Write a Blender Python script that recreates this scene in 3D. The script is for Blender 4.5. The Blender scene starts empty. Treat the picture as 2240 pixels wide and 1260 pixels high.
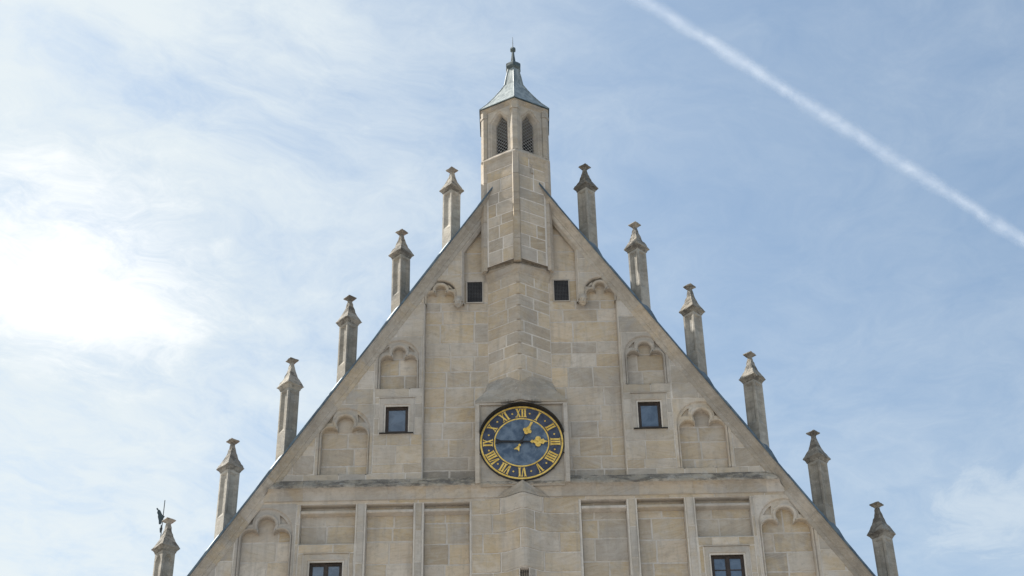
import bpy, math, random
from mathutils import Vector, Matrix
from mathutils.geometry import tessellate_polygon

random.seed(11)
R_ = math.radians
SC = bpy.context.scene
COL = SC.collection

# ------------------------------------------------------------------ camera
PITCH, ROLL, F_PX = math.atan(3620 / 5200), 0.0195, 3620.0
cam_d = bpy.data.cameras.new('camera')
cam_d.sensor_width = 36.0
cam_d.lens = 36.0 * F_PX / 2240.0
cam_d.clip_start = 0.5
cam_d.clip_end = 30000
cam = bpy.data.objects.new('camera', cam_d)
COL.objects.link(cam)
cam.location = (-0.18, -46.0, 1.6)
cam.rotation_mode = 'QUATERNION'
cam.rotation_quaternion = (Matrix.Rotation(math.pi / 2 + PITCH, 3, 'X') @ Matrix.Rotation(-ROLL, 3, 'Z')).to_quaternion()
SC.camera = cam

# ------------------------------------------------------------------ light and sky
SUN_AZ, SUN_EL = R_(-66), R_(46)          # azimuth from straight ahead (+Y), left is negative
sun_dir = Vector((math.sin(SUN_AZ) * math.cos(SUN_EL), math.cos(SUN_AZ) * math.cos(SUN_EL), math.sin(SUN_EL)))
sun_d = bpy.data.lights.new('sun', 'SUN')
sun_d.energy = 5.0
sun_d.angle = R_(0.6)
sun_d.color = (1.0, 0.95, 0.87)
sun = bpy.data.objects.new('sun', sun_d)
COL.objects.link(sun)
sun.rotation_mode = 'QUATERNION'
sun.rotation_quaternion = sun_dir.to_track_quat('Z', 'Y')

SC.view_settings.view_transform = 'Standard'
SC.view_settings.look = 'None'
SC.view_settings.exposure = 0.92
SC.view_settings.gamma = 1.0
SC.view_settings.use_curve_mapping = False
SC.cycles.transparent_max_bounces = 40
SC.cycles.max_bounces = 8
SC.cycles.diffuse_bounces = 4


class G:
    """small helper to write node graphs"""
    def __init__(s, tree):
        s.t = tree
        s.n = tree.nodes
        for x in list(s.n):
            s.n.remove(x)

    def node(s, typ, **kw):
        n = s.n.new(typ)
        for k, v in kw.items():
            if k == 'inp':
                for kk, vv in v.items():
                    s.set(n.inputs[kk], vv)
            else:
                setattr(n, k, v)
        return n

    def set(s, sock, v):
        if isinstance(v, bpy.types.NodeSocket):
            s.t.links.new(v, sock)
        elif isinstance(v, bpy.types.Node):
            s.t.links.new(v.outputs[0], sock)
        else:
            if sock.type == 'RGBA' and len(v) == 3:
                v = tuple(v) + (1.0,)
            sock.default_value = v

    def m(s, op, a, b=0.0, c=None, clamp=False):
        n = s.n.new('ShaderNodeMath')
        n.operation = op
        n.use_clamp = clamp
        s.set(n.inputs[0], a)
        s.set(n.inputs[1], b)
        if c is not None:
            s.set(n.inputs[2], c)
        return n.outputs[0]

    def ramp(s, v, a, b, lo=0.0, hi=1.0, smooth=True):
        n = s.n.new('ShaderNodeMapRange')
        n.interpolation_type = 'SMOOTHSTEP' if smooth else 'LINEAR'
        s.set(n.inputs[0], v)
        for i, x in enumerate((a, b, lo, hi)):
            s.set(n.inputs[i + 1], x)
        return n.outputs[0]

    def mix(s, f, a, b, blend='MIX'):
        n = s.n.new('ShaderNodeMix')
        n.data_type = 'RGBA'
        n.blend_type = blend
        s.set(n.inputs[0], f)
        s.set(n.inputs[6], a)
        s.set(n.inputs[7], b)
        return n.outputs[2]

    def noise(s, vec, scale, detail=4.0, rough=0.55, dist=0.0):
        n = s.n.new('ShaderNodeTexNoise')
        s.set(n.inputs['Vector'], vec)
        s.set(n.inputs['Scale'], scale)
        s.set(n.inputs['Detail'], detail)
        s.set(n.inputs['Roughness'], rough)
        s.set(n.inputs['Distortion'], dist)
        return n.outputs[0]

    def xyz(s, x, y, z):
        n = s.n.new('ShaderNodeCombineXYZ')
        for i, v in enumerate((x, y, z)):
            s.set(n.inputs[i], v)
        return n.outputs[0]

    def sep(s, v):
        n = s.n.new('ShaderNodeSeparateXYZ')
        s.set(n.inputs[0], v)
        return n.outputs

    def colramp(s, f, stops, interp='LINEAR'):
        n = s.n.new('ShaderNodeValToRGB')
        s.set(n.inputs[0], f)
        cr = n.color_ramp
        cr.interpolation = interp
        while len(cr.elements) < len(stops):
            cr.elements.new(0.5)
        for e, (p, c) in zip(cr.elements, stops):
            e.position = p
            e.color = tuple(c) + (1.0,)
        return n.outputs[0]


def make_world():
    w = bpy.data.worlds.new('World')
    SC.world = w
    w.use_nodes = True
    g = G(w.node_tree)
    sky = g.node('ShaderNodeTexSky')
    sky.sky_type = 'NISHITA'
    sky.sun_disc = False
    sky.sun_elevation = SUN_EL
    sky.sun_rotation = SUN_AZ
    sky.air_density = 1.0
    sky.dust_density = 1.6
    sky.ozone_density = 1.6
    skyc = g.mix(1.0, sky.outputs[0], (0.087, 0.0965, 0.0925), 'MULTIPLY')
    tc = g.node('ShaderNodeTexCoord')
    d = g.sep(tc.outputs['Generated'])
    dz = g.m('MAXIMUM', d[2], 0.06)
    px = g.m('DIVIDE', d[0], dz)
    py = g.m('DIVIDE', d[1], dz)
    P = g.xyz(px, py, 0.0)
    # streak space: u along the wind (same way as the contrail), v across it
    ca, sa = math.cos(R_(42)), math.sin(R_(42))
    u = g.m('ADD', g.m('MULTIPLY', px, ca), g.m('MULTIPLY', py, sa))
    v = g.m('SUBTRACT', g.m('MULTIPLY', py, ca), g.m('MULTIPLY', px, sa))
    wn = g.node('ShaderNodeTexNoise', inp={'Vector': P, 'Scale': 2.4, 'Detail': 4.0, 'Roughness': 0.55})
    wv = g.sep(wn.outputs['Color'])
    uw = g.m('ADD', u, g.m('MULTIPLY', g.m('SUBTRACT', wv[0], 0.5), 0.34))
    vw = g.m('ADD', v, g.m('MULTIPLY', g.m('SUBTRACT', wv[1], 0.5), 0.30))
    S = g.xyz(uw, g.m('MULTIPLY', vw, 1.3), 0.3)
    S2 = g.xyz(g.m('MULTIPLY', uw, 1.0), g.m('MULTIPLY', vw, 1.15), 4.1)
    fbm = g.noise(S, 3.4, 10.0, 0.58)
    fine = g.noise(S2, 12.0, 9.0, 0.70, 0.2)
    F1 = g.m('SUBTRACT', fbm, 0.5)
    F2 = g.m('SUBTRACT', fine, 0.5)
    # veil of high cloud, thick on the sun's side, thinning towards the right
    s = g.m('DIVIDE', px, g.m('MAXIMUM', g.m('ABSOLUTE', py), 0.5))
    side = g.ramp(s, 0.20, -0.46, 0.0, 1.0)

    def blob(cx, cy, rx, ry, k, soft=1.1, hard=0.45, a1=2.3, a2=1.2):
        ex = g.m('DIVIDE', g.m('SUBTRACT', px, cx), rx)
        ey = g.m('DIVIDE', g.m('SUBTRACT', py, cy), ry)
        r = g.m('SQRT', g.m('ADD', g.m('MULTIPLY', ex, ex), g.m('MULTIPLY', ey, ey)))
        r = g.m('SUBTRACT', r, g.m('ADD', g.m('MULTIPLY', F1, a1), g.m('MULTIPLY', F2, a2)))
        return g.ramp(r, soft, hard, 0.0, k)

    # a clearer streak inside the veil
    gu = g.m('DIVIDE', g.m('SUBTRACT', u, 0.54), 0.20)
    gv = g.m('DIVIDE', g.m('SUBTRACT', vw, 1.06), 0.05)
    gap = g.ramp(g.m('ADD', g.m('MULTIPLY', gu, gu), g.m('MULTIPLY', gv, gv)), 1.3, 0.1, 0.0, 0.30)
    low = g.m('MULTIPLY', g.ramp(py, 1.25, 2.1, 0.0, 0.22), g.ramp(s, 0.0, 0.2))
    amp = g.m('ADD', 0.34, g.m('MULTIPLY', side, 0.74))
    body = g.m('ADD', g.m('MULTIPLY', side, 0.82), g.m('MULTIPLY', amp, g.m('ADD', g.m('MULTIPLY', F1, 1.35), g.m('MULTIPLY', F2, 1.25))))
    body = g.m('SUBTRACT', g.m('ADD', body, g.m('ADD', low, 0.06)), gap)
    veil = g.ramp(body, -0.16, 1.0, 0.10, 0.95)
    b1 = blob(-0.47, 1.375, 0.112, 0.155, 0.92, 1.75, 0.1, 2.1, 2.1)   # the thick bright cloud left of the gable
    b2 = blob(0.64, 2.0, 0.20, 0.30, 0.60, 1.5, -0.3, 2.6, 2.2)       # low puffs at the right
    b4 = blob(-0.40, 2.06, 0.14, 0.12, 0.70, 1.2, 0.2)
    den = g.m('MAXIMUM', g.m('MAXIMUM', veil, b1), g.m('MAXIMUM', b2, b4))
    den = g.m('MULTIPLY', den, g.ramp(d[2], 0.0, 0.12))
    K = 0.575
    ccol = g.mix(b1, (0.765 * K, 0.83 * K, 0.855 * K), (1.08 * K, 1.08 * K, 1.07 * K))
    col = g.mix(den, skyc, ccol)
    bg = g.node('ShaderNodeBackground', inp={'Color': col, 'Strength': 1.0})
    out = g.node('ShaderNodeOutputWorld', inp={'Surface': bg})


make_world()


# ------------------------------------------------------------------ materials
def new_mat(name):
    m = bpy.data.materials.new(name)
    m.use_nodes = True
    g = G(m.node_tree)
    bsdf = g.node('ShaderNodeBsdfPrincipled')
    out = g.node('ShaderNodeOutputMaterial', inp={'Surface': bsdf})
    return m, g, bsdf


def stone_mat(name, stops, dark=0.32, lichen=0.0, tint=None, bed=0.35, bump=0.5, crust=0.0, lo=0.47):
    tint = tint or (1.125, 1.115, 1.14)
    m, g, b = new_mat(name)
    pos = g.node('ShaderNodeNewGeometry').outputs['Position']
    rnd = g.node('ShaderNodeObjectInfo').outputs['Random']
    p = g.sep(pos)
    off = g.m('MULTIPLY', rnd, 57.0)
    base = g.colramp(rnd, stops)
    # sediment layers, tilted a little differently in each block
    tilt = g.m('MULTIPLY', g.m('SUBTRACT', g.m('FRACT', g.m('MULTIPLY', rnd, 7.31)), 0.5), 0.9)
    lum = g.ramp(g.m('FRACT', g.m('MULTIPLY', rnd, 13.7)), 0.0, 1.0, 0.70, 1.14, False)
    wf = g.ramp(g.m('FRACT', g.m('MULTIPLY', rnd, 29.3)), 0.15, 1.0, 0.12, 1.0 * min(1.0, bed * 2.8), False)
    base = g.mix(1.0, base, g.xyz(lum, lum, lum), 'MULTIPLY')
    po = g.xyz(g.m('ADD', p[0], off), p[1], p[2])
    warm = g.noise(po, 1.3, 4.0, 0.6, 0.5)
    base = g.mix(g.m('MULTIPLY', g.ramp(warm, 0.32, 0.62, 0.0, 1.0), wf), base, (0.43, 0.345, 0.225))
    zz = g.m('ADD', p[2], g.m('MULTIPLY', p[0], tilt))
    L = g.xyz(g.m('ADD', g.m('MULTIPLY', p[0], 0.8), off), p[1], g.m('MULTIPLY', zz, 7.0))
    layers = g.noise(L, 1.6, 7.0, 0.68, 0.8)
    base = g.mix(g.ramp(layers, 0.46, 0.70, 0.0, bed), base, g.mix(1.0, base, (0.62, 0.55, 0.45), 'MULTIPLY'))
    base = g.mix(g.ramp(layers, 0.48, 0.30, 0.0, bed), base, (0.50, 0.465, 0.405))
    # blotches and weathering
    bl = g.noise(po, 2.6, 7.0, 0.68)
    base = g.mix(g.ramp(bl, 0.50, 0.68, 0.0, 0.5), base, (0.40, 0.375, 0.335))
    base = g.mix(g.ramp(bl, 0.46, 0.30, 0.0, 0.35), base, (0.27, 0.245, 0.21))
    big = g.noise(pos, 0.42, 5.0, 0.6, 0.4)
    base = g.mix(g.ramp(big, lo, 0.68, 0.0, dark), base, (0.235, 0.215, 0.185))
    pale = g.noise(pos, 0.75, 6.0, 0.65, 0.6)
    base = g.mix(g.ramp(pale, 0.50, 0.66, 0.0, 0.3), base, (0.50, 0.475, 0.435))
    run = g.noise(g.xyz(g.m('MULTIPLY', p[0], 5.0), g.m('MULTIPLY', p[1], 5.0), g.m('MULTIPLY', p[2], 0.5)), 1.0, 5.0, 0.6)
    base = g.mix(g.ramp(run, 0.5, 0.68, 0.0, 0.32), base, (0.245, 0.23, 0.205))
    if crust:
        cr = g.noise(g.xyz(g.m('MULTIPLY', p[0], 0.8), p[1], g.m('MULTIPLY', p[2], 1.6)), 2.4, 9.0, 0.72, 0.3)
        base = g.mix(g.ramp(cr, 0.44, 0.60, 0.0, crust), base, (0.075, 0.07, 0.064))
        cr2 = g.noise(pos, 13.0, 4.0, 0.6)
        base = g.mix(g.ramp(cr2, 0.62, 0.70, 0.0, 0.55), base, (0.46, 0.45, 0.42))
    if lichen:
        at = g.node('ShaderNodeAttribute', attribute_type='OBJECT', attribute_name='lichen').outputs['Fac']
        ln = g.noise(pos, 3.6, 7.0, 0.68, 0.4)
        fac = g.m('MULTIPLY', g.ramp(ln, 0.47, 0.6), g.m('MINIMUM', g.m('ADD', at, lichen), 0.9))
        base = g.mix(fac, base, (0.33, 0.245, 0.09))
    gr_ = g.noise(po, 7.0, 7.0, 0.7, 0.3)
    base = g.mix(g.ramp(gr_, 0.52, 0.68, 0.0, 0.34), base, (0.225, 0.205, 0.175))
    speck = g.noise(pos, 34.0, 3.0, 0.6)
    base = g.mix(g.ramp(speck, 0.55, 0.75, 0.0, 0.30), base, (0.22, 0.20, 0.17))
    base = g.mix(g.ramp(speck, 0.42, 0.27, 0.0, 0.22), base, (0.52, 0.50, 0.46))
    if tint:
        base = g.mix(1.0, base, tint, 'MULTIPLY')
    g.set(b.inputs['Base Color'], base)
    g.set(b.inputs['Roughness'], 0.92)
    g.set(b.inputs['Specular IOR Level'], 0.25)
    h = g.m('ADD', g.m('MULTIPLY', speck, 0.35), g.m('ADD', g.m('MULTIPLY', bl, 0.9), g.m('MULTIPLY', layers, 0.7)))
    bn = g.node('ShaderNodeBump', inp={'Strength': bump, 'Distance': 0.025, 'Height': h})
    g.set(b.inputs['Normal'], bn)
    return m


STOPS = [(0.0, (0.46, 0.405, 0.33)), (0.16, (0.46, 0.425, 0.375)), (0.32, (0.47, 0.395, 0.295)), (0.46, (0.41, 0.375, 0.33)),
         (0.60, (0.49, 0.445, 0.385)), (0.74, (0.42, 0.36, 0.285)), (0.88, (0.47, 0.385, 0.275)), (1.0, (0.45, 0.415, 0.365))]
CARVE = [(0.0, (0.44, 0.415, 0.378)), (0.5, (0.46, 0.43, 0.386)), (1.0, (0.39, 0.37, 0.337))]
MORT = [(0.0, (0.62, 0.59, 0.545)), (1.0, (0.59, 0.56, 0.515))]
PINN = [(0.0, (0.40, 0.388, 0.362)), (0.35, (0.32, 0.311, 0.293)), (0.7, (0.36, 0.345, 0.315)), (1.0, (0.43, 0.415, 0.385))]
M = {}
M['stone'] = stone_mat('sandstone_block', STOPS)
M['face_mortar'] = stone_mat('face_mortar', [(0.0, (0.53, 0.505, 0.46)), (1.0, (0.51, 0.485, 0.44))], dark=0.5, bed=0.1, bump=0.35, lo=0.42)
M['carved'] = stone_mat('carved_sandstone', CARVE, dark=0.5, bed=0.28)
M['hood'] = stone_mat('weathered_hood_stone', [(0.0, (0.36, 0.335, 0.295)), (0.5, (0.31, 0.29, 0.258)), (1.0, (0.38, 0.352, 0.31))], dark=0.7, bed=0.3, bump=0.9, lo=0.42, crust=0.22)
M['grimy'] = stone_mat('grimy_sandstone', [(0.0, (0.42, 0.392, 0.348)), (0.5, (0.37, 0.345, 0.30)), (1.0, (0.44, 0.40, 0.345))], dark=0.65, bed=0.25, bump=0.8, lo=0.44, crust=0.16)
M['turret'] = stone_mat('turret_block', [(p, tuple(v * .90 for v in c)) for p, c in STOPS], dark=0.55, lo=0.44, bump=0.7)
M['mortar'] = stone_mat('lime_mortar', MORT, dark=0.22, bed=0.1, bump=0.35, lo=0.44)
M['shaft'] = stone_mat('pinnacle_stone', PINN, dark=0.8, bed=0.12, bump=0.8, tint=(1.0, 1.0, 1.0), crust=0.28, lo=0.44)
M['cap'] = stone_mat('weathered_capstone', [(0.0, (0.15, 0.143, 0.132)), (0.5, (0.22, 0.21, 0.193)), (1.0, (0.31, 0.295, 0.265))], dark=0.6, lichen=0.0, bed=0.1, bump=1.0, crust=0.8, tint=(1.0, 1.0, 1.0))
M['ledge'] = stone_mat('weathered_ledge', [(0.0, (0.32, 0.295, 0.25)), (1.0, (0.27, 0.25, 0.215))], dark=0.4, lichen=0.05, bed=0.15, bump=0.9, crust=0.8)
M['soffit'] = stone_mat('shaded_stained_stone', [(0.0, (0.15, 0.135, 0.115)), (1.0, (0.15, 0.135, 0.115))], dark=0.5, bed=0.1, crust=0.5)  # shade of the overhang put into the dark colour, together with staining
M['ground'] = stone_mat('plaza_paving', [(0.0, (0.26, 0.246, 0.225)), (1.0, (0.26, 0.246, 0.225))], dark=0.3, bed=0.0)


def metal_mat(name, c1, c2, rough=0.5, metallic=0.3, scale=2.5, streak=False, bump=0.15):
    m, g, b = new_mat(name)
    pos = g.node('ShaderNodeNewGeometry').outputs['Position']
    v = pos
    if streak:
        p = g.sep(pos)
        v = g.xyz(g.m('MULTIPLY', p[0], 3.0), g.m('MULTIPLY', p[1], 3.0), g.m('MULTIPLY', p[2], 0.7))
    n = g.noise(v, scale, 6.0, 0.65, 0.4)
    g.set(b.inputs['Base Color'], g.mix(g.ramp(n, 0.36, 0.64), c1, c2))
    g.set(b.inputs['Metallic'], metallic)
    g.set(b.inputs['Roughness'], rough)
    n2 = g.noise(pos, scale * 3, 4.0, 0.6)
    g.set(b.inputs['Normal'], g.node('ShaderNodeBump', inp={'Strength': bump, 'Distance': 0.02, 'Height': n2}))
    return m


M['copper'] = metal_mat('blue_grey_copper', (0.07, 0.10, 0.13), (0.13, 0.175, 0.21), 0.55, 0.4)
M['patina'] = metal_mat('pale_patina_copper', (0.13, 0.16, 0.17), (0.29, 0.325, 0.33), 0.5, 0.15, 2.2, True)
M['dark_patina'] = metal_mat('dark_patina_copper', (0.035, 0.052, 0.058), (0.08, 0.105, 0.11), 0.5, 0.3)
M['gold'] = metal_mat('gilding', (0.62, 0.40, 0.075), (0.85, 0.60, 0.17), 0.5, 0.35, 9.0, bump=0.3)
M['navy'] = metal_mat('navy_enamel', (0.024, 0.032, 0.062), (0.052, 0.066, 0.11), 0.6, 0.0, 5.0)
M['dial_blue'] = metal_mat('faded_blue_enamel', (0.042, 0.075, 0.13), (0.13, 0.18, 0.25), 0.6, 0.0, 3.0)
M['iron'] = metal_mat('black_iron', (0.012, 0.012, 0.014), (0.03, 0.03, 0.032), 0.6, 0.2)
M['vane'] = metal_mat('dark_green_bronze', (0.03, 0.045, 0.055), (0.05, 0.075, 0.085), 0.6, 0.3)
M['lead'] = metal_mat('grey_iron_grille', (0.06, 0.06, 0.065), (0.10, 0.10, 0.105), 0.6, 0.2)
M['wood'] = metal_mat('dark_brown_wood', (0.022, 0.014, 0.010), (0.045, 0.028, 0.02), 0.55, 0.0, 8.0)
M['wire'] = metal_mat('galvanised_wire', (0.42, 0.43, 0.44), (0.52, 0.53, 0.54), 0.5, 0.1)
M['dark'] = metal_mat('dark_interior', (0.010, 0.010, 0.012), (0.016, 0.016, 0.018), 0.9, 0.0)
M['tile'] = metal_mat('roof_tile', (0.20, 0.09, 0.06), (0.28, 0.13, 0.085), 0.85, 0.0)
M['curtain'] = metal_mat('white_cloth', (0.6, 0.6, 0.58), (0.75, 0.75, 0.73), 0.9, 0.0)


def glass_mat():
    m, g, b = new_mat('window_glass')
    pos = g.node('ShaderNodeNewGeometry').outputs['Position']
    n = g.ramp(g.noise(pos, 2.2, 5.0, 0.6, 0.8), 0.3, 0.7)
    g.set(b.inputs['Base Color'], g.mix(n, (0.035, 0.055, 0.09), (0.09, 0.125, 0.18)))  # mottled blue base paints in a reflection of sky and cloud
    g.set(b.inputs['Roughness'], 0.06)
    g.set(b.inputs['IOR'], 2.0)
    g.set(b.inputs['Normal'], g.node('ShaderNodeBump', inp={'Strength': 0.06, 'Distance': 0.02, 'Height': n}))
    return m


M['glass'] = glass_mat()


def trail_mat():
    m = bpy.data.materials.new('ice_cloud')
    m.use_nodes = True
    g = G(m.node_tree)
    pos = g.node('ShaderNodeTexCoord').outputs['Object']
    p = g.sep(pos)
    n = g.noise(pos, 0.035, 7.0, 0.65, 0.5)
    n2 = g.noise(g.xyz(g.m('MULTIPLY', p[0], 0.006), 0.0, 0.0), 1.0, 3.0, 0.5)
    a = g.ramp(g.m('ADD', n, g.m('MULTIPLY', n2, 0.25)), 0.43, 0.80, 0.002, 0.017)
    dif = g.node('ShaderNodeBsdfDiffuse', inp={'Color': (0.9, 0.92, 0.95)})
    trl = g.node('ShaderNodeBsdfTranslucent', inp={'Color': (0.9, 0.92, 0.95)})
    w = g.node('ShaderNodeMixShader', inp={0: 0.5, 1: dif, 2: trl})
    tr = g.node('ShaderNodeBsdfTransparent')
    mx = g.node('ShaderNodeMixShader', inp={0: a, 1: tr, 2: w})
    g.node('ShaderNodeOutputMaterial', inp={'Surface': mx})
    return m


M['trail'] = trail_mat()


# ------------------------------------------------------------------ mesh helpers
def empty(name, parent=None, loc=(0, 0, 0)):
    o = bpy.data.objects.new(name, None)
    o.location = loc
    COL.objects.link(o)
    if parent:
        o.parent = parent
    return o


class MB:
    def __init__(s):
        s.v, s.f, s.mi = [], [], []

    def add(s, verts, faces, mi=0):
        o = len(s.v)
        s.v += [tuple(v) for v in verts]
        s.f += [tuple(i + o for i in f) for f in faces]
        s.mi += [mi] * len(faces)
        return s

    def box(s, x0, x1, y0, y1, z0, z1, mi=0):
        return s.add([(x0, y0, z0), (x1, y0, z0), (x1, y1, z0), (x0, y1, z0), (x0, y0, z1), (x1, y0, z1), (x1, y1, z1), (x0, y1, z1)],
                     [(0, 1, 5, 4), (1, 2, 6, 5), (2, 3, 7, 6), (3, 0, 4, 7), (4, 5, 6, 7), (3, 2, 1, 0)], mi)

    def strip(s, a, b, closed=False, mi=0):
        """quads between two equally long rows of points"""
        n = len(a)
        rng = range(n if closed else n - 1)
        return s.add(list(a) + list(b), [(i, (i + 1) % n, n + (i + 1) % n, n + i) for i in rng], mi)

    def rings(s, rows, closed=True, mi=0):
        for a, b in zip(rows, rows[1:]):
            s.strip(a, b, closed, mi)
        return s

    def fill(s, loops, mi=0):
        """flat polygon with holes, loops are lists of 3D points"""
        pts = [p for l in loops for p in l]
        tris = tessellate_polygon([[Vector(p) for p in l] for l in loops])
        return s.add(pts, tris, mi)

    def bar(s, a, b, r, n=6, r2=None, mi=0):
        a, b = Vector(a), Vector(b)
        d = (b - a).normalized()
        u = d.orthogonal().normalized()
        w = d.cross(u)
        r2 = r if r2 is None else r2
        ra = [a + (u * math.cos(2 * math.pi * k / n) + w * math.sin(2 * math.pi * k / n)) * r for k in range(n)]
        rb = [b + (u * math.cos(2 * math.pi * k / n) + w * math.sin(2 * math.pi * k / n)) * r2 for k in range(n)]
        s.strip(ra, rb, True, mi)
        s.add(ra, [tuple(range(n))], mi)
        s.add(rb, [tuple(range(n))], mi)
        return s

    def build(s, name, mat, parent=None, smooth=False, loc=None, weld=False):
        me = bpy.data.meshes.new(name)
        v = s.v
        if loc:
            v = [(x - loc[0], y - loc[1], z - loc[2]) for x, y, z in v]
        me.from_pydata(v, [], s.f)
        for mm in (mat if isinstance(mat, list) else [mat]):
            me.materials.append(mm)
        if isinstance(mat, list):
            me.polygons.foreach_set('material_index', s.mi)
        if smooth:
            me.polygons.foreach_set('use_smooth', [True] * len(me.polygons))
        me.update()
        o = bpy.data.objects.new(name, me)
        if loc:
            o.location = loc
        COL.objects.link(o)
        if parent:
            o.parent = parent
        return o


def tag(o, label=None, cat=None, kind=None, group=None):
    if label: o['label'] = label
    if cat: o['category'] = cat
    if kind: o['kind'] = kind
    if group: o['group'] = group
    return o


def clip(poly, a, b, c):
    """keep the part of a convex polygon where a*x + b*y <= c"""
    out = []
    n = len(poly)
    for i in range(n):
        p, q = poly[i], poly[(i + 1) % n]
        dp, dq = a * p[0] + b * p[1] - c, a * q[0] + b * q[1] - c
        if dp <= 0:
            out.append(p)
        if (dp < 0 < dq) or (dq < 0 < dp):
            t = dp / (dp - dq)
            out.append((p[0] + (q[0] - p[0]) * t, p[1] + (q[1] - p[1]) * t))
    return out


def area(poly):
    return 0.5 * sum(poly[i][0] * poly[(i + 1) % len(poly)][1] - poly[(i + 1) % len(poly)][0] * poly[i][1] for i in range(len(poly)))


def inset(poly, d):
    """inward offset of a convex counter-clockwise polygon"""
    out = poly
    n = len(poly)
    for i in range(n):
        p, q = poly[i], poly[(i + 1) % n]
        ex, ey = q[0] - p[0], q[1] - p[1]
        l = math.hypot(ex, ey)
        if l < 1e-5:
            continue
        nx, ny = ey / l, -ex / l           # outward
        out = clip(out, nx, ny, nx * p[0] + ny * p[1] - d)
        if len(out) < 3:
            return []
    res = []
    for p in out:
        if not res or math.hypot(p[0] - res[-1][0], p[1] - res[-1][1]) > 0.004:
            res.append(p)
    return res


GAP = 0.026
rs = random.Random(5)


def block(poly, y0, parent, name='stone', mat=None, gap=GAP, proud=0.010, lo=-0.003, hi=0.006):
    """one ashlar block: bevelled face standing a few mm off the mortar bed at y0"""
    if area(poly) < 0:
        poly = poly[::-1]
    o = inset(poly, gap)
    if len(o) < 3 or area(o) < 0.012:
        return None
    i = inset(o, 0.014)
    if len(i) != len(o):
        cx, cz = sum(p[0] for p in o) / len(o), sum(p[1] for p in o) / len(o)
        i = [(cx + (x - cx) * .95, cz + (z - cz) * .95) for x, z in o]
    od, idn = [], []
    for k in range(len(o)):
        p, q, pi_, qi = o[k], o[(k + 1) % len(o)], i[k], i[(k + 1) % len(o)]
        m = max(1, int(math.hypot(q[0] - p[0], q[1] - p[1]) / .16))
        for t in range(m):
            jx, jz = rs.uniform(-.009, .009), rs.uniform(-.009, .009)
            f = t / m
            od.append((p[0] + (q[0] - p[0]) * f + jx, p[1] + (q[1] - p[1]) * f + jz))
            idn.append((pi_[0] + (qi[0] - pi_[0]) * f + jx * 1.2, pi_[1] + (qi[1] - pi_[1]) * f + jz * 1.2))
    o, i = od, idn
    d = y0 - proud - rs.uniform(lo, hi)
    mb = MB()
    n = len(o)
    back = [(x, y0 + .004, z) for x, z in o]
    edge = [(x, d + .008, z) for x, z in o]
    face = [(x, d + rs.uniform(-.002, .002), z) for x, z in i]
    mb.rings([back, edge, face])
    mb.add(face, [tuple(range(n))])
    return mb.build(name, mat or M['stone'], parent)


def curved_block(prof, x0, x1, z0, z1, parent, name='stone', mat=None, gap=.017, proud=0.012):
    """a block whose plan follows prof, a list of (x, y) knots"""
    x0 += gap; x1 -= gap; z0 += gap; z1 -= gap

    def yy(x):
        for (a, ya), (b, yb) in zip(prof, prof[1:]):
            if a <= x <= b:
                return ya + (yb - ya) * (x - a) / (b - a)
        return prof[0][1] if x < prof[0][0] else prof[-1][1]
    xs = [x0] + [k[0] for k in prof if x0 + .02 < k[0] < x1 - .02] + [x1]
    d = proud + rs.uniform(-.003, .007)
    b = .012
    mb = MB()
    n = len(xs)
    bot = [(x, yy(x) + .004, z0) for x in xs]; top = [(x, yy(x) + .004, z1) for x in xs]
    xi = [min(max(x, x0 + b), x1 - b) for x in xs]
    ft = [(x, yy(x) - d, z1 - b) for x in xi]; fb = [(x, yy(x) - d, z0 + b) for x in xi]
    mb.strip(bot, fb).strip(fb, ft).strip(ft, top)
    mb.add([bot[0], fb[0], ft[0], top[0]], [(0, 1, 2, 3)])
    mb.add([bot[-1], fb[-1], ft[-1], top[-1]], [(0, 1, 2, 3)])
    return mb.build(name, mat or M['stone'], parent)


def cuts(a, b, lo, hi, phase=0.5):
    """joint positions along a course from a to b"""
    xs = [a]
    x = a + lo * (.5 + phase * .7)
    while x < b - lo * .55:
        xs.append(x)
        x += rs.uniform(lo, hi)
    xs.append(b)
    return xs


# ------------------------------------------------------------------ main measures (metres)
X0 = 0.10                      # axis of the gable decoration
XT = 0.03                      # axis of turret and clock
RC, RM, RX = 39.10, 1.575, 0.07  # copper edge of the rake: z = RC - RM*|x-RX| at y = -0.3
PHI = math.atan(RM)
FRONT, DEEP = 0.0, 0.24        # wall face, floor of the blind panels
COPE = 0.40                    # perpendicular depth of the coping moulding


def rake_u(z, perp=0.0):
    """distance from axis X0 to the rake line at height z, moved inwards by perp"""
    return (RC - z) / RM - perp / math.sin(PHI)


def rake_z(u, perp=0.0):
    return RC - RM * u - perp / math.cos(PHI)


# ------------------------------------------------------------------ ground
gr = MB().add([(-4000, -4000, 0), (4000, -4000, 0), (4000, 4000, 0), (-4000, 4000, 0)], [(0, 1, 2, 3)]).build('ground', M['ground'])
tag(gr, 'pale stone paved square in front of the town hall', kind='structure')

# ------------------------------------------------------------------ the town hall
hall = empty('town_hall')
tag(hall, 'tall sandstone town hall gable with bell turret, blind tracery and rows of pinnacles', 'building')

# core of the wall: mortar behind the panel floors, and the masonry under the picture
core = MB()
outl = [(-14.0, 0.0), (14.0, 0.0), (14.0, RC - RM * 14.0 - .45), (RX, RC - .45), (-14.0, RC - RM * 14.0 - .45)]
ya, yb = DEEP + .006, 0.95
core.add([(x, ya, z) for x, z in outl], [tuple(range(5))])
core.add([(x, yb, z) for x, z in outl], [tuple(range(5))])
core.strip([(x, ya, z) for x, z in outl], [(x, yb, z) for x, z in outl], True)
wall = core.build('gable_wall', M['mortar'], hall)

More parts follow.
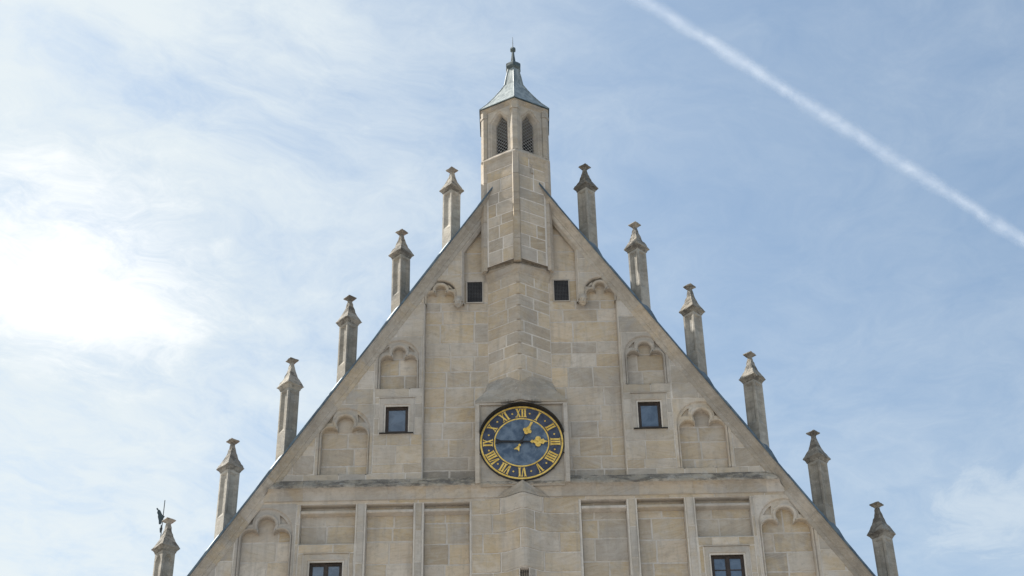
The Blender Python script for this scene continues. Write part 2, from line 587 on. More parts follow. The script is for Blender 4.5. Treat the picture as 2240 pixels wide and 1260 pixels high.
body = MB()
body.box(-13.7, 13.7, 0.95, 30.0, 0.0, 16.4)
body.build('side_wall', M['mortar'], hall)
rf = MB()
zr = RC - .75
for s in (-1, 1):
    e = [(RX, .955, zr), (RX, 30.2, zr), (RX + s * 14.4, 30.2, zr - RM * 14.4), (RX + s * 14.4, .955, zr - RM * 14.4)]
    rf.add(e + [(x, y, z - .3) for x, y, z in e], [(0, 1, 2, 3), (4, 5, 6, 7), (0, 1, 5, 4), (1, 2, 6, 5), (2, 3, 7, 6), (3, 0, 4, 7)])
rf.build('roof', M['tile'], hall)


# ---- blind tracery -------------------------------------------------
def round_path(c, zs, w, W, vb, n=16):
    """round headed outline: centre c, spring zs"""
    zc = zs + .2 * w
    pts = [(c - W, vb)]
    for k in range(n + 1):
        a = math.pi - math.pi * k / n
        pts.append((c + W * math.cos(a), zc + W * math.sin(a)))
    pts.append((c + W, vb))
    return pts


def trefoil_path(c, zs, w, d, vb):
    """cusped outline, opened up by d"""
    dl = .5 * d
    rl, cl = .38 * w + dl, .62 * w
    xn = .31 * w + d * .9
    ru, zu = .37 * w + d, .58 * w
    half = [(-cl - rl, vb)]
    dx = cl - xn
    dx = max(min(dx, rl * .98), -rl * .98)
    aend = math.acos(dx / rl)
    for k in range(9):
        a = math.pi + (aend - math.pi) * k / 8
        half.append((-cl + rl * math.cos(a), zs + rl * math.sin(a)))
    a0 = math.acos(max(-1, min(1, -xn / ru)))      # upper foil starts here, below its centre
    start = 2 * math.pi - a0
    for k in range(9):
        a = start + (math.pi / 2 - start) * k / 8
        half.append((ru * math.cos(a), zs + zu + ru * math.sin(a)))
    right = [(-x, z) for x, z in half[:-1]][::-1]
    return [(c + x, z) for x, z in half + right]


def tracery(s, c, zs, w, vb, rect, sill=True):
    """carved slab with round arch, trefoil ring and sunk eyes; s mirrors it about the axis"""
    def P(p, y):
        return (X0 + s * p[0], y, p[1])
    W = w + .09
    u0, u1, z0, z1 = rect
    mb = MB()
    a = round_path(c, zs, w, W, z0)
    b = round_path(c, zs, w, W - .012, z0)
    b2 = round_path(c, zs, w, W - .03, z0)
    g = GAP
    outer = clip([(u0 + g, z0), (u0 + g, z1 - g), (u1 - g, z1 - g), (u1 - g, z0)], RM, 1.0, RC - .12 / math.cos(PHI))
    mb.fill([[P(q, -.012) for q in outer + a[::-1]]])
    full = outer
    mb.strip([P(q, -.012) for q in full], [P(q, .006) for q in full])
    mb.rings([[P(q, y) for q in r] for r, y in ((a, -.012), (b, .0), (b, .022), (b2, .045))], False)
    t = [(trefoil_path(c, zs, w, d, z0), y) for d, y in ((.11, .045), (.095, .018), (.075, .006), (.045, .006), (.02, .022), (.0, .05), (.0, DEEP))]
    eyes = []
    for sg in (-1, 1):
        zc = zs + .2 * w
        e = [(c + sg * (W - .11) * math.cos(R_(q)), zc + (W - .11) * math.sin(R_(q))) for q in (24, 36, 48, 57)]
        e.append((c + sg * .57 * w, zs + .60 * w))
        eyes.append(e)
    mb.fill([[P(q, .045) for q in b2 + t[0][0][::-1]]] + [[P(q, .045) for q in e] for e in eyes])
    for e in eyes:
        mb.strip([P(q, .045) for q in e], [P(q, .115) for q in e], True)
        mb.add([P(q, .115) for q in e], [tuple(range(len(e)))])
    mb.rings([[P(q, y) for q in r] for r, y in t], False)
    if sill:
        zt = z0 + .10
        row = [(c - w + .003, z0 - .02), (c + w - .003, z0 - .02)]
        mb.add([P(row[0], .0), P(row[1], .0), P((row[1][0], zt), DEEP), P((row[0][0], zt), DEEP)], [(0, 1, 2, 3)])
    return mb.build('tracery_panel', M['carved'], wall)


# u/z measures of the blind panels
T1 = dict(c=2.70, zs=33.37, w=.47, z0=33.05, rect=(1.97, 3.36, 33.05, 34.22))
T2 = dict(c=4.055, zs=30.79, w=.60, z0=29.74, rect=(3.30, 4.84, 29.74, 31.74))
T3 = dict(c=5.72, zs=28.06, w=.735, z0=26.62, rect=(4.80, 6.64, 26.62, 29.16))
T4 = dict(c=8.01, zs=24.48, w=.755, z0=21.6, rect=(7.09, 8.94, 21.6, 25.62))
FE = 3.23                       # edge of the sunk middle field
LP = [(1.72, 3.15), (3.46, 4.94), (5.26, 6.98)]      # lower blind panels
LP_TOP = 25.56
UW = (3.70, 4.43, 28.09, 29.06)   # upper window opening
LW = (5.60, 6.60, 22.25, 23.60)   # lower window opening

ST_Z = 26.40                    # top of the string course at the wall


def arc_z(p, z0):               # tracery notch boundary used by the mortar layer behind the slabs
    return round_path(p['c'], p['zs'], p['w'], p['w'] + .075, z0)


def front_layer(s):
    """mortar bed of the wall face, with notches for panels and windows"""
    mb = MB()

    def P(p, y):
        return (X0 + s * p[0], y, p[1])

    def slab(loops):
        mb.fill([[P(q, FRONT + .006) for q in l] for l in loops])
        for l in loops:
            mb.strip([P(q, FRONT + .006) for q in l], [P(q, DEEP + .01) for q in l], True)
    zt = 36.72
    a1 = arc_z(T1, 33.06)
    up = [(rake_u(ST_Z, .1), ST_Z), (FE, ST_Z), (FE, 33.06)] + a1[::-1] + [(1.97, 33.06), (1.97, 35.27), (1.06, 35.27 + (1.97 - 1.06) * RM), (1.06, rake_z(1.06, .1))]
    h2 = arc_z(T2, 29.70)
    h3 = arc_z(T3, 26.58)
    hw = [(UW[0], UW[2]), (UW[0], UW[3]), (UW[1], UW[3]), (UW[1], UW[2])]
    slab([up, h2, h3, hw])
    lo = [(rake_u(ST_Z, .1), ST_Z), (rake_u(18.0, .1), 18.0), (LP[2][0], 18.0), (LP[2][0], 24.2), (LP[2][1], 24.2), (LP[2][1], LP_TOP), (LP[2][0], LP_TOP), (LP[2][0], 24.21)]
    # simple bands instead of one outline: frieze, mullions, outer field, window field
    mb2 = [
        [(0.0, ST_Z), (0.0, LP_TOP), (rake_u(LP_TOP, .1), LP_TOP), (rake_u(ST_Z, .1), ST_Z)],
        [(0.0, LP_TOP), (LP[0][0], LP_TOP), (LP[0][0], 18.0), (0.0, 18.0)],
        [(LP[0][1], LP_TOP), (LP[1][0], LP_TOP), (LP[1][0], 18.0), (LP[0][1], 18.0)],
        [(LP[1][1], LP_TOP), (LP[2][0], LP_TOP), (LP[2][0], 18.0), (LP[1][1], 18.0)],
    ]
    for q in mb2:
        slab([q])
    slab([[(LP[2][0], 24.2), (LP[2][1], 24.2), (LP[2][1], 18.0), (LP[2][0], 18.0)],
          [(LW[0], LW[2]), (LW[0], LW[3]), (LW[1], LW[3]), (LW[1], LW[2])]])
    slab([[(LP[2][1], LP_TOP), (rake_u(LP_TOP, .1), LP_TOP), (rake_u(18.0, .1), 18.0), (LP[2][1], 18.0)], arc_z(T4, 21.5)])
    mb.box(X0 - 13.9, X0 + 13.9, FRONT + .03, DEEP + .02, 0.0, 17.98) if s > 0 else None
    return mb.build('wall_face', M['face_mortar'], wall)


for s in (-1, 1):
    front_layer(s)
    for T in (T1, T2, T3, T4):
        o = tracery(s, T['c'], T['zs'], T['w'], None, T['rect'], sill=(T is T2 or T is T3))


def course_fill(s, zl, u0, u1, y, lo=.8, hi=1.5, planes=(), skip=(), mat=None):
    """ashlar courses between the heights zl; planes are half planes in (u, z); skip are rectangles left out"""
    for k, (za, zb) in enumerate(zip(zl, zl[1:])):
        spans = [(u0, u1)]
        for (a, b, c, d) in skip:
            if za < d - .02 and zb > c + .02:
                new = []
                for p, q in spans:
                    if b <= p or a >= q:
                        new.append((p, q))
                    else:
                        if a > p: new.append((p, a))
                        if b < q: new.append((b, q))
                spans = new
        for p, q in spans:
            xs = cuts(p, q, lo, hi, rs.random()) if q - p > lo * 1.35 else [p, q]
            for a, b in zip(xs, xs[1:]):
                poly = [(a, za), (b, za), (b, zb), (a, zb)]
                for pl in planes:
                    poly = clip(poly, *pl)
                    if len(poly) < 3:
                        break
                if len(poly) >= 3:
                    block([(X0 + s * u, z) for u, z in poly], y, wall, gap=GAP if y > .1 else .016, mat=M[mat] if mat else None)


# half plane below the coping: z + RM*u <= RC - perp/cos
cope_pl = (RM, 1.0, RC - (COPE - .07) / math.cos(PHI))
niche_pl = (RM, 1.0, 35.27 + RM * 1.97)
for s in (-1, 1):
    # sunk middle field
    wj = (1.29, 1.80) if s < 0 else (1.15, 1.64)
    zl = [26.36, 26.79, 27.25, 27.90, 28.50, 29.10, 29.82, 30.52, 31.06, 31.54, 32.33, 32.83, 33.20]
    zl = [z + (rs.uniform(-.05, .05) if 0 < i < len(zl) - 1 else 0) for i, z in enumerate(zl)]
    course_fill(s, zl[:2], .95, FE - .004, DEEP + .006, .75, 1.25, mat='hood')
    course_fill(s, zl[1:], .95, FE - .004, DEEP + .006, .75, 1.25)
    course_fill(s, [33.20, 33.75, 34.20], 2.0, FE, DEEP + .006, 1.3, 1.6)
    course_fill(s, [33.20, 34.06, 34.45, 35.27, 36.0, 36.7], .95, 1.97, DEEP + .006, 1.3, 1.6, [niche_pl], [(wj[0], wj[1], 33.20, 34.06)])
    # floors of the blind arches
    for T, zz in ((T2, [29.72, 30.36, 31.0, 31.62]), (T3, [26.6, 27.02, 27.66, 28.2, 28.9]), (T4, [21.6, 22.4, 23.1, 23.75, 24.4, 25.3])):
        course_fill(s, zz, T['c'] - T['w'] - .02, T['c'] + T['w'] + .02, DEEP + .006, .62, 1.0)
    # wall face above the string course
    course_fill(s, [26.36, 26.62], FE, 8.4, .006, .8, 1.3, [cope_pl], mat='carved')
    course_fill(s, [26.62, 26.95, 27.62, 28.02], FE, 4.80, .006, .75, 1.2)
    course_fill(s, [28.02, 28.62, 29.16, 29.40], FE, 4.80, .006, 1.3, 1.6, [], [(3.49, 4.64, 28.02, 29.40)], mat='carved')
    course_fill(s, [29.40, 29.74], FE, 4.80, .006, .8, 1.3, mat='carved')
    course_fill(s, [29.74, 30.75, 31.74], FE, 3.30, .006, 1.3, 1.6, mat='carved')
    course_fill(s, [26.62, 27.3, 27.95, 28.6, 29.16], 6.64, 9.0, .006, .7, 1.1, [cope_pl])
    course_fill(s, [29.16, 29.74, 30.4, 31.1, 31.74], 4.84, 7.0, .006, .8, 1.3, [cope_pl], mat='carved')
    course_fill(s, [29.16, 29.74], 4.80, 4.84, .006)
    course_fill(s, [31.74, 32.4, 33.05], FE, 5.5, .006, .9, 1.3, [cope_pl], mat='carved')
    course_fill(s, [33.05, 33.6, 34.22], 3.36, 4.5, .006, .9, 1.3, [cope_pl], mat='carved')
    course_fill(s, [34.22, 34.8, 35.27], 1.97, 4.0, .006, .9, 1.3, [cope_pl], mat='carved')
    course_fill(s, [35.27, 35.9, 36.6, 37.3], 1.06, 3.0, .006, .9, 1.3, [cope_pl, (-RM, -1.0, -(35.27 + RM * 1.97))], mat='carved')
    # lower storey: frieze, mullions, floors of the panels
    course_fill(s, [LP_TOP, 25.98], 1.15, 9.2, .006, .9, 1.7, [cope_pl])
    zp = [18.0, 20.6, 21.3, 22.05, 22.8, 23.55, 24.25, 24.92, LP_TOP]
    for (a, b) in LP[:2]:
        zz = [zp[0]] + [z + rs.uniform(-.12, .12) for z in zp[1:-1]] + [zp[-1]]
        course_fill(s, zz[1:], a, b, DEEP + .006, .7, 1.05)
    course_fill(s, [24.2, 24.92, LP_TOP], LP[2][0], LP[2][1], DEEP + .006, .8, 1.2)
    for a, b in ((LP[0][1], LP[1][0]), (LP[1][1], LP[2][0])):
        course_fill(s, [20.5, 21.6, 22.6, 23.55, 24.6, LP_TOP], a + .045, b - .045, .006, 1.3, 1.5, mat='carved')
    course_fill(s, [20.5, 21.6, 22.6, 23.55, 24.2, 24.9, LP_TOP], LP[2][1], 7.09, .006, .2, .3, mat='carved')
    course_fill(s, [20.5, 21.5, 22.25, 23.0, 23.9, 24.2], LP[2][0], LP[2][1], .006, .6, 1.0, [], [(5.40, 6.80, 22.2, 23.9)])
    course_fill(s, [21.6, 22.3, 23.0, 23.7, 24.4, 25.1, LP_TOP], 8.94, 12.0, .006, .8, 1.2, [cope_pl], mat='carved')


# rails and splayed edges of the lower blind panels
def panel_trim(s, a, b, zt, zb):
    mb = MB()

    def P(u, y, z):
        return (X0 + s * u, y, z)
    ed = .05
    # jamb and head chamfers
    for (q0, q1, q2, q3) in (((a, zb), (a, zt), (b, zt), (b, zb)),):
        l0 = [(a - ed, zb), (a - ed, zt + ed), (b + ed, zt + ed), (b + ed, zb)]
        l1 = [(a + .01, zb), (a + .01, zt - .01), (b - .01, zt - .01), (b - .01, zb)]
        mb.rings([[P(u, y, z) for u, z in l] for l, y in ((l0, -.004), (l1, .055), (l1, DEEP))], False)
    # transom a little under the head
    r = [(zt - .175, .105), (zt - .19, .055), (zt - .215, .045), (zt - .27, .045), (zt - .285, .06), (zt - .33, DEEP - .005)]
    rows = [[P(u, y, z) for u in (a + .011, b - .011)] for z, y in [(zt - .165, DEEP)] + r]
    mb.rings(rows, False)
    if zb > 22:
        mb.add([P(a, .0, zb - .04), P(b, .0, zb - .04), P(b, DEEP, zb + .14), P(a, DEEP, zb + .14)], [(0, 1, 2, 3)])
    return mb.build('panel_moulding', M['carved'], wall)


for s in (-1, 1):
    for i, (a, b) in enumerate(LP):
        panel_trim(s, a, b, LP_TOP, 24.2 if i == 2 else 18.0)
    # chamfered arris of the sunk middle field and of the niche beside the turret
    mb = MB()
    for (p, q) in (((FE, ST_Z - .1), (FE, 33.2)),):
        mb.strip([(X0 + s * (FE + .05), -.006, p[1]), (X0 + s * (FE + .05), -.006, q[1])], [(X0 + s * (FE - .03), .07, p[1]), (X0 + s * (FE - .03), .07, q[1])])
        mb.strip([(X0 + s * (FE - .03), .07, p[1]), (X0 + s * (FE - .03), .07, q[1])], [(X0 + s * (FE - .03), DEEP, p[1]), (X0 + s * (FE - .03), DEEP, q[1])])
    n0 = [(1.97, 33.06), (1.97, 35.27), (1.06, 35.27 + .91 * RM)]
    n1 = [(1.90, 33.06), (1.90, 35.23), (1.06, 35.23 + .84 * RM)]
    n2 = [(2.03, 33.06), (2.03, 35.31), (1.06, 35.31 + .97 * RM)]
    mb.rings([[(X0 + s * u, y, z) for u, z in l] for l, y in ((n2, -.006), (n0, .02), (n1, .085), (n1, DEEP))], False)
    mb.build('field_moulding', M['carved'], wall)


# ---- carved heads under the top arches -----------------------------
def carved_head(s):
    cx, cz, cy = X0 + s * 2.10, 33.00, -.03
    mb = MB()
    nu, nv = 32, 24
    rows = []
    for j in range(nv + 1):
        ph = math.pi * j / nv
        row = []
        for i in range(nu):
            th = 2 * math.pi * i / nu
            x, y, z = math.sin(ph) * math.sin(th), -math.sin(ph) * math.cos(th), math.cos(ph)
            rx, ry, rz = .125, .15, .185
            if z < 0:
                rx *= 1 + .22 * z * abs(z); ry *= 1 + .05 * z
            px, py, pz = x * rx, y * ry, z * rz
            if y < -.3:
                nose = math.exp(-((px / .022) ** 2)) * math.exp(-(((pz + .02) / .045) ** 2))
                py -= .06 * nose
                for e in (-1, 1):
                    py += .045 * math.exp(-(((px - e * .05) / .028) ** 2)) * math.exp(-(((pz - .03) / .024) ** 2))
                py += .03 * math.exp(-((px / .05) ** 2)) * math.exp(-(((pz + .095) / .016) ** 2))
                py -= .015 * math.exp(-((px / .04) ** 2)) * math.exp(-(((pz + .145) / .03) ** 2))
            ct, st_ = math.cos(.42), math.sin(.42)
            py, pz = py * ct - pz * st_, py * st_ + pz * ct
            row.append((cx + px, cy - .03 + py, cz + pz))
        rows.append(row)
    mb.rings(rows)
    hd = mb.build('carved_head', M['carved'], hall, smooth=True)
    hb = MB()
    prof = [(.135, .07), (.17, .075), (.175, .11), (.15, .12), (.15, .2), (.135, .26)]
    rows = [[(cx + r * math.cos(2 * math.pi * k / 8 + .39), cy + .02 + r * .95 * math.sin(2 * math.pi * k / 8 + .39), cz + z) for k in range(8)] for r, z in prof]
    hb.rings(rows)
    hb.add(rows[0], [tuple(range(8))]); hb.add(rows[-1], [tuple(range(8))])
    hb.build('cap', M['carved'], hd)
    for e in (-1, 1):
        eb = MB()
        eb.bar((cx + e * .125, cy + .01, cz + .04), (cx + e * .13, cy + .01, cz - .04), .025, 6)
        eb.build('ear', M['carved'], hd)
    return hd


for s in (-1, 1):
    hd = carved_head(s)
    hd['label'] = 'small carved stone head under the %s top arch' % ('left' if s < 0 else 'right')

# ---- string course ---------------------------------------------------
# weathered top, drip, hollow underneath; broken into stones, and broken by the clock frame in the middle
prof_top = [(DEEP, 26.47), (-.02, 26.40), (-.14, 26.24), (-.25, 26.10), (-.265, 26.07), (-.265, 26.01)]
prof_low = [(-.265, 26.01), (-.20, 25.99), (-.13, 25.94), (-.07, 25.84), (-.05, 25.76), (-.045, 25.68), (.004, 25.66)]
xs = [-8.35]
while xs[-1] < 8.1:
    xs.append(xs[-1] + rs.uniform(.95, 1.7))
xs[-1] = 8.55
for a, b in zip(xs, xs[1:]):
    if b - a < .2:
        continue
    j = rs.uniform(-.007, .007)
    nseg = max(4, int((b - a) / .08))
    rows = []
    for (y, z) in prof_top + prof_low[1:]:
        row = []
        for k in range(nseg + 1):
            x = a + .0015 + (b - a - .003) * k / nseg
            lim = abs(x - RX)
            zz = z + j
            yy = y + (rs.uniform(-.012, .012) if -.3 < y < -.1 else 0)
            row.append((x, yy, zz + (rs.uniform(-.008, .008) if y < -.1 else 0)))
        rows.append(row)
    mb = MB()
    nt = len(prof_top)
    for i, (r0, r1) in enumerate(zip(rows, rows[1:])):
        mb.strip(r0, r1, False, 0 if i < nt - 1 else 1)
    n = len(rows)
    for c in (0, -1):
        mb.add([r[c] for r in rows], [tuple(range(n))], 1)
    # ends are cut back along the rake
    for i, v in enumerate(mb.v):
        lim = rake_u(v[2], .30)
        if abs(v[0] - RX) > lim:
            mb.v[i] = (RX + math.copysign(lim, v[0] - RX), v[1], v[2])
    mb.build('string_course', [M['ledge'], M['carved']], hall)


# ---- windows -------------------------------------------------------
def window(s, o, cols, rws, deep, label):
    u0, u1, z0, z1 = o
    xa, xb = sorted((X0 + s * u0, X0 + s * u1))
    y = deep
    f = MB()
    t = .065
    e = .002
    f.box(xa + e, xa + t, y, y + .07, z0 + e, z1 - e); f.box(xb - t, xb - e, y, y + .07, z0 + e, z1 - e)
    f.box(xa + t + e, xb - t - e, y + .002, y + .068, z1 - t, z1 - e); f.box(xa + t + e, xb - t - e, y + .002, y + .068, z0 + e, z0 + t)
    inner = 0.028
    ca = xa + t + .002
    cw = (xb - xa - 2 * t - .004)
    for i in range(1, cols):
        x = ca + cw * i / cols
        f.box(x - .04, x + .04, y + .001, y + .066, z0 + t + e, z1 - t - e)
    w = f.build('window', M['wood'], hall)
    w['label'] = label
    for i in range(cols):
        xl = ca + cw * i / cols + (.042 if i else 0)
        xr = ca + cw * (i + 1) / cols - (.042 if i < cols - 1 else 0)
        sash = MB()
        st = .03
        sash.box(xl, xl + st, y + .012, y + .05, z0 + t + .003, z1 - t - .003); sash.box(xr - st, xr, y + .012, y + .05, z0 + t + .003, z1 - t - .003)
        sash.box(xl + st, xr - st, y + .013, y + .049, z1 - t - st, z1 - t - .004); sash.box(xl + st, xr - st, y + .013, y + .049, z0 + t + .004, z0 + t + st)
        for r in range(1, rws):
            z = z0 + t + (z1 - z0 - 2 * t) * r / rws
            sash.box(xl + st, xr - st, y + .014, y + .048, z - .014, z + .014)
        sash.build('sash', M['wood'], w)
        for r in range(rws):
            zb_ = z0 + t + (z1 - z0 - 2 * t) * r / rws
            zt_ = z0 + t + (z1 - z0 - 2 * t) * (r + 1) / rws
            MB().box(xl + .012, xr - .012, y + .032, y + .038, zb_ + .012, zt_ - .012).build('pane', M['glass'], w)
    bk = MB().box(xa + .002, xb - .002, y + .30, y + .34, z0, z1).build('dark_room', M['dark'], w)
    sl = MB()
    sl.add([(xa - .18, -.09, z0 - .045), (xb + .18, -.09, z0 - .045), (xb + .18, y - .001, z0 - .002), (xa - .18, y - .001, z0 - .002),
            (xa - .18, -.085, z0 - .06), (xb + .18, -.085, z0 - .06), (xb + .18, y - .001, z0 - .06), (xa - .18, y - .001, z0 - .06)],
           [(0, 1, 2, 3), (4, 5, 6, 7), (0, 1, 5, 4), (1, 2, 6, 5), (3, 0, 4, 7)])
    sl.build('sill', M['iron'], w)
    return w


def surround(s, o, rect):
    """stone frame: sunk line round it, splayed reveal"""
    def P(p, y):
        return (X0 + s * p[0], y, p[1])
    u0, u1, z0, z1 = rect
    a, b, c, d = o

    def loop(i):
        return [(a - i, c), (a - i, d + i), (b + i, d + i), (b + i, c)]
    mb = MB()
    out = [(u0, z0), (u0, z1), (u1, z1), (u1, z0)]
    g = .02
    out2 = [(u0 + g, z0), (u0 + g, z1 - g), (u1 - g, z1 - g), (u1 - g, z0)]
    out3 = [(u0 + g + .012, z0), (u0 + g + .012, z1 - g - .012), (u1 - g - .012, z1 - g - .012), (u1 - g - .012, z0)]
    mb.rings([[P(q, y) for q in l] for l, y in ((out2, .006), (out2, -.008), (out3, -.022), (loop(.07), -.022), (loop(.0), .05), (loop(-.0), .125))], False)
    if z0 < c - .01:
        mb.box(X0 + s * (u0 + g), X0 + s * (u1 - g), -.02, .006, z0, c - .065)
    # soft shadow groove above: a thin drip moulding
    mb.box(*sorted((X0 + s * (u0 - .01), X0 + s * (u1 + .01))), -.05, .004, z1 - .018, z1 + .012)
    return mb.build('window_surround', M['carved'], hall)


for s in (-1, 1):
    window(s, UW, 1, 1, .085, 'dark framed upper window %s of the clock' % ('left' if s < 0 else 'right'))
    surround(s, UW, (3.49, 4.64, 28.03, 29.38))
    window(s, LW, 2, 3, .085, 'two-leaf lower window under the %s blind panels' % ('left' if s < 0 else 'right'))
    surround(s, LW, (5.41, 6.80, 22.18, 23.89))

# small dark openings beside the turret
for s, (xa, xb) in ((-1, (-1.70, -1.19)), (1, (1.25, 1.74))):
    z0, z1 = 33.21, 34.05
    yb_ = DEEP
    f = MB()
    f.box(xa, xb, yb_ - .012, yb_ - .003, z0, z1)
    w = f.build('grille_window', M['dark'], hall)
    w['label'] = 'small dark grated opening %s of the turret foot' % ('left' if s < 0 else 'right')
    gm = MB()
    n = 9
    for k in range(n + 1):
        x = xa + .015 + (xb - xa - .03) * k / n
        gm.box(x - .005, x + .005, yb_ - .026, yb_ - .014, z0 + .005, z1 - .005)
    for k in range(15):
        z = z0 + .02 + (z1 - z0 - .04) * k / 14
        gm.box(xa + .01, xb - .01, yb_ - .034, yb_ - .027, z - .004, z + .004)
    gm.build('grille', M['lead'], w)
    fm = MB()
    t = .035
    fm.box(xa - t, xa, yb_ - .045, yb_, z0 - t, z1 + t); fm.box(xb, xb + t, yb_ - .045, yb_, z0 - t, z1 + t)
    fm.box(xa, xb, yb_ - .044, yb_, z1, z1 + t); fm.box(xa, xb, yb_ - .044, yb_, z0 - t, z0)
    fm.build('frame', M['carved'], w)

# ---- coping along the rakes ------------------------------------------
tdir = {s: Vector((s * math.cos(PHI), 0, -math.sin(PHI))) for s in (-1, 1)}      # downhill
ndir = {s: Vector((s * math.sin(PHI), 0, math.cos(PHI))) for s in (-1, 1)}       # out of the roof
apex = Vector((RX, 0, RC))


def on_rake(s, l, perp, y):
    """point l metres down the rake from the apex, perp metres under the edge"""
    return apex + tdir[s] * l - ndir[s] * perp + Vector((0, y, 0))


cop_prof = [(.03, .96), (.03, -.29), (.075, -.285), (.085, -.25), (.125, -.215), (.17, -.15), (.22, -.095), (.25, -.085), (.265, -.055), (.33, -.045), (.37, -.03), (COPE, .006)]
for s in (-1, 1):
    l = 1.05
    while l < 25:
        l2 = l + rs.uniform(1.1, 1.9)
        mb = MB()
        jj = rs.uniform(-.003, .003)
        r0 = [on_rake(s, l + .001, p, y + jj) for p, y in cop_prof]
        r1 = [on_rake(s, l2 - .001, p, y + jj) for p, y in cop_prof]
        mb.strip(r0, r1)
        mb.add(r0, [tuple(range(len(r0)))]); mb.add(r1, [tuple(range(len(r1)))])
        mb.build('coping_stone', M['grimy'], hall)
        l = l2
    # copper sheet with a turned-down lip
    mb = MB()
    l, i = .95, 0
    while l < 25:
        l2 = l + 1.6
        w = .012 * math.sin(i * 1.7) + rs.uniform(-.004, .004)
        pr = [(-.025 + w, 1.0), (-.035 + w, .3), (-.025 + w, -.315), (.035, -.325), (.035, -.312), (-.008, -.302), (.022, .3), (.022, 1.0)]
        r0 = [on_rake(s, l, p, y) for p, y in pr]
        r1 = [on_rake(s, l2 + .03, p + .006, y - .004) for p, y in pr]
        mb.strip(r0, r1, True)
        mb.add(r0, [tuple(range(len(r0)))]); mb.add(r1, [tuple(range(len(r1)))])
        l, i = l2, i + 1
    mb.build('copper_flashing', M['copper'], hall)


# ---- pinnacles -------------------------------------------------------
def jit(p, k=.006):
    return (p[0] + rs.uniform(-k, k), p[1] + rs.uniform(-k, k), p[2] + rs.uniform(-k, k))


def square_rings(prof, seg=5, k=.006, ax=0, ay=0, z=0, rot=0.0):
    """four sided turned shape, half diagonal r at height h, edges broken up a little"""
    rows = []
    for r, h in prof:
        row = []
        for c in range(4):
            a0, a1 = math.pi / 2 * c - math.pi / 2 + rot, math.pi / 2 * (c + 1) - math.pi / 2 + rot
            p0 = Vector((r * math.cos(a0), r * math.sin(a0))); p1 = Vector((r * math.cos(a1), r * math.sin(a1)))
            for q in range(seg):
                p = p0.lerp(p1, q / seg)
                kk = min(k, r * .12)
                row.append((ax + p.x + rs.uniform(-kk, kk), ay + p.y + rs.uniform(-kk, kk), z + h + rs.uniform(-kk, kk) * .8))
        rows.append(row)
    return rows


def dense(prof, step=.07):
    out = [prof[0]]
    for a, b in zip(prof, prof[1:]):
        n = max(1, int(math.hypot(b[0] - a[0], b[1] - a[1]) / step))
        for k in range(1, n + 1):
            out.append((a[0] + (b[0] - a[0]) * k / n, a[1] + (b[1] - a[1]) * k / n))
    return out


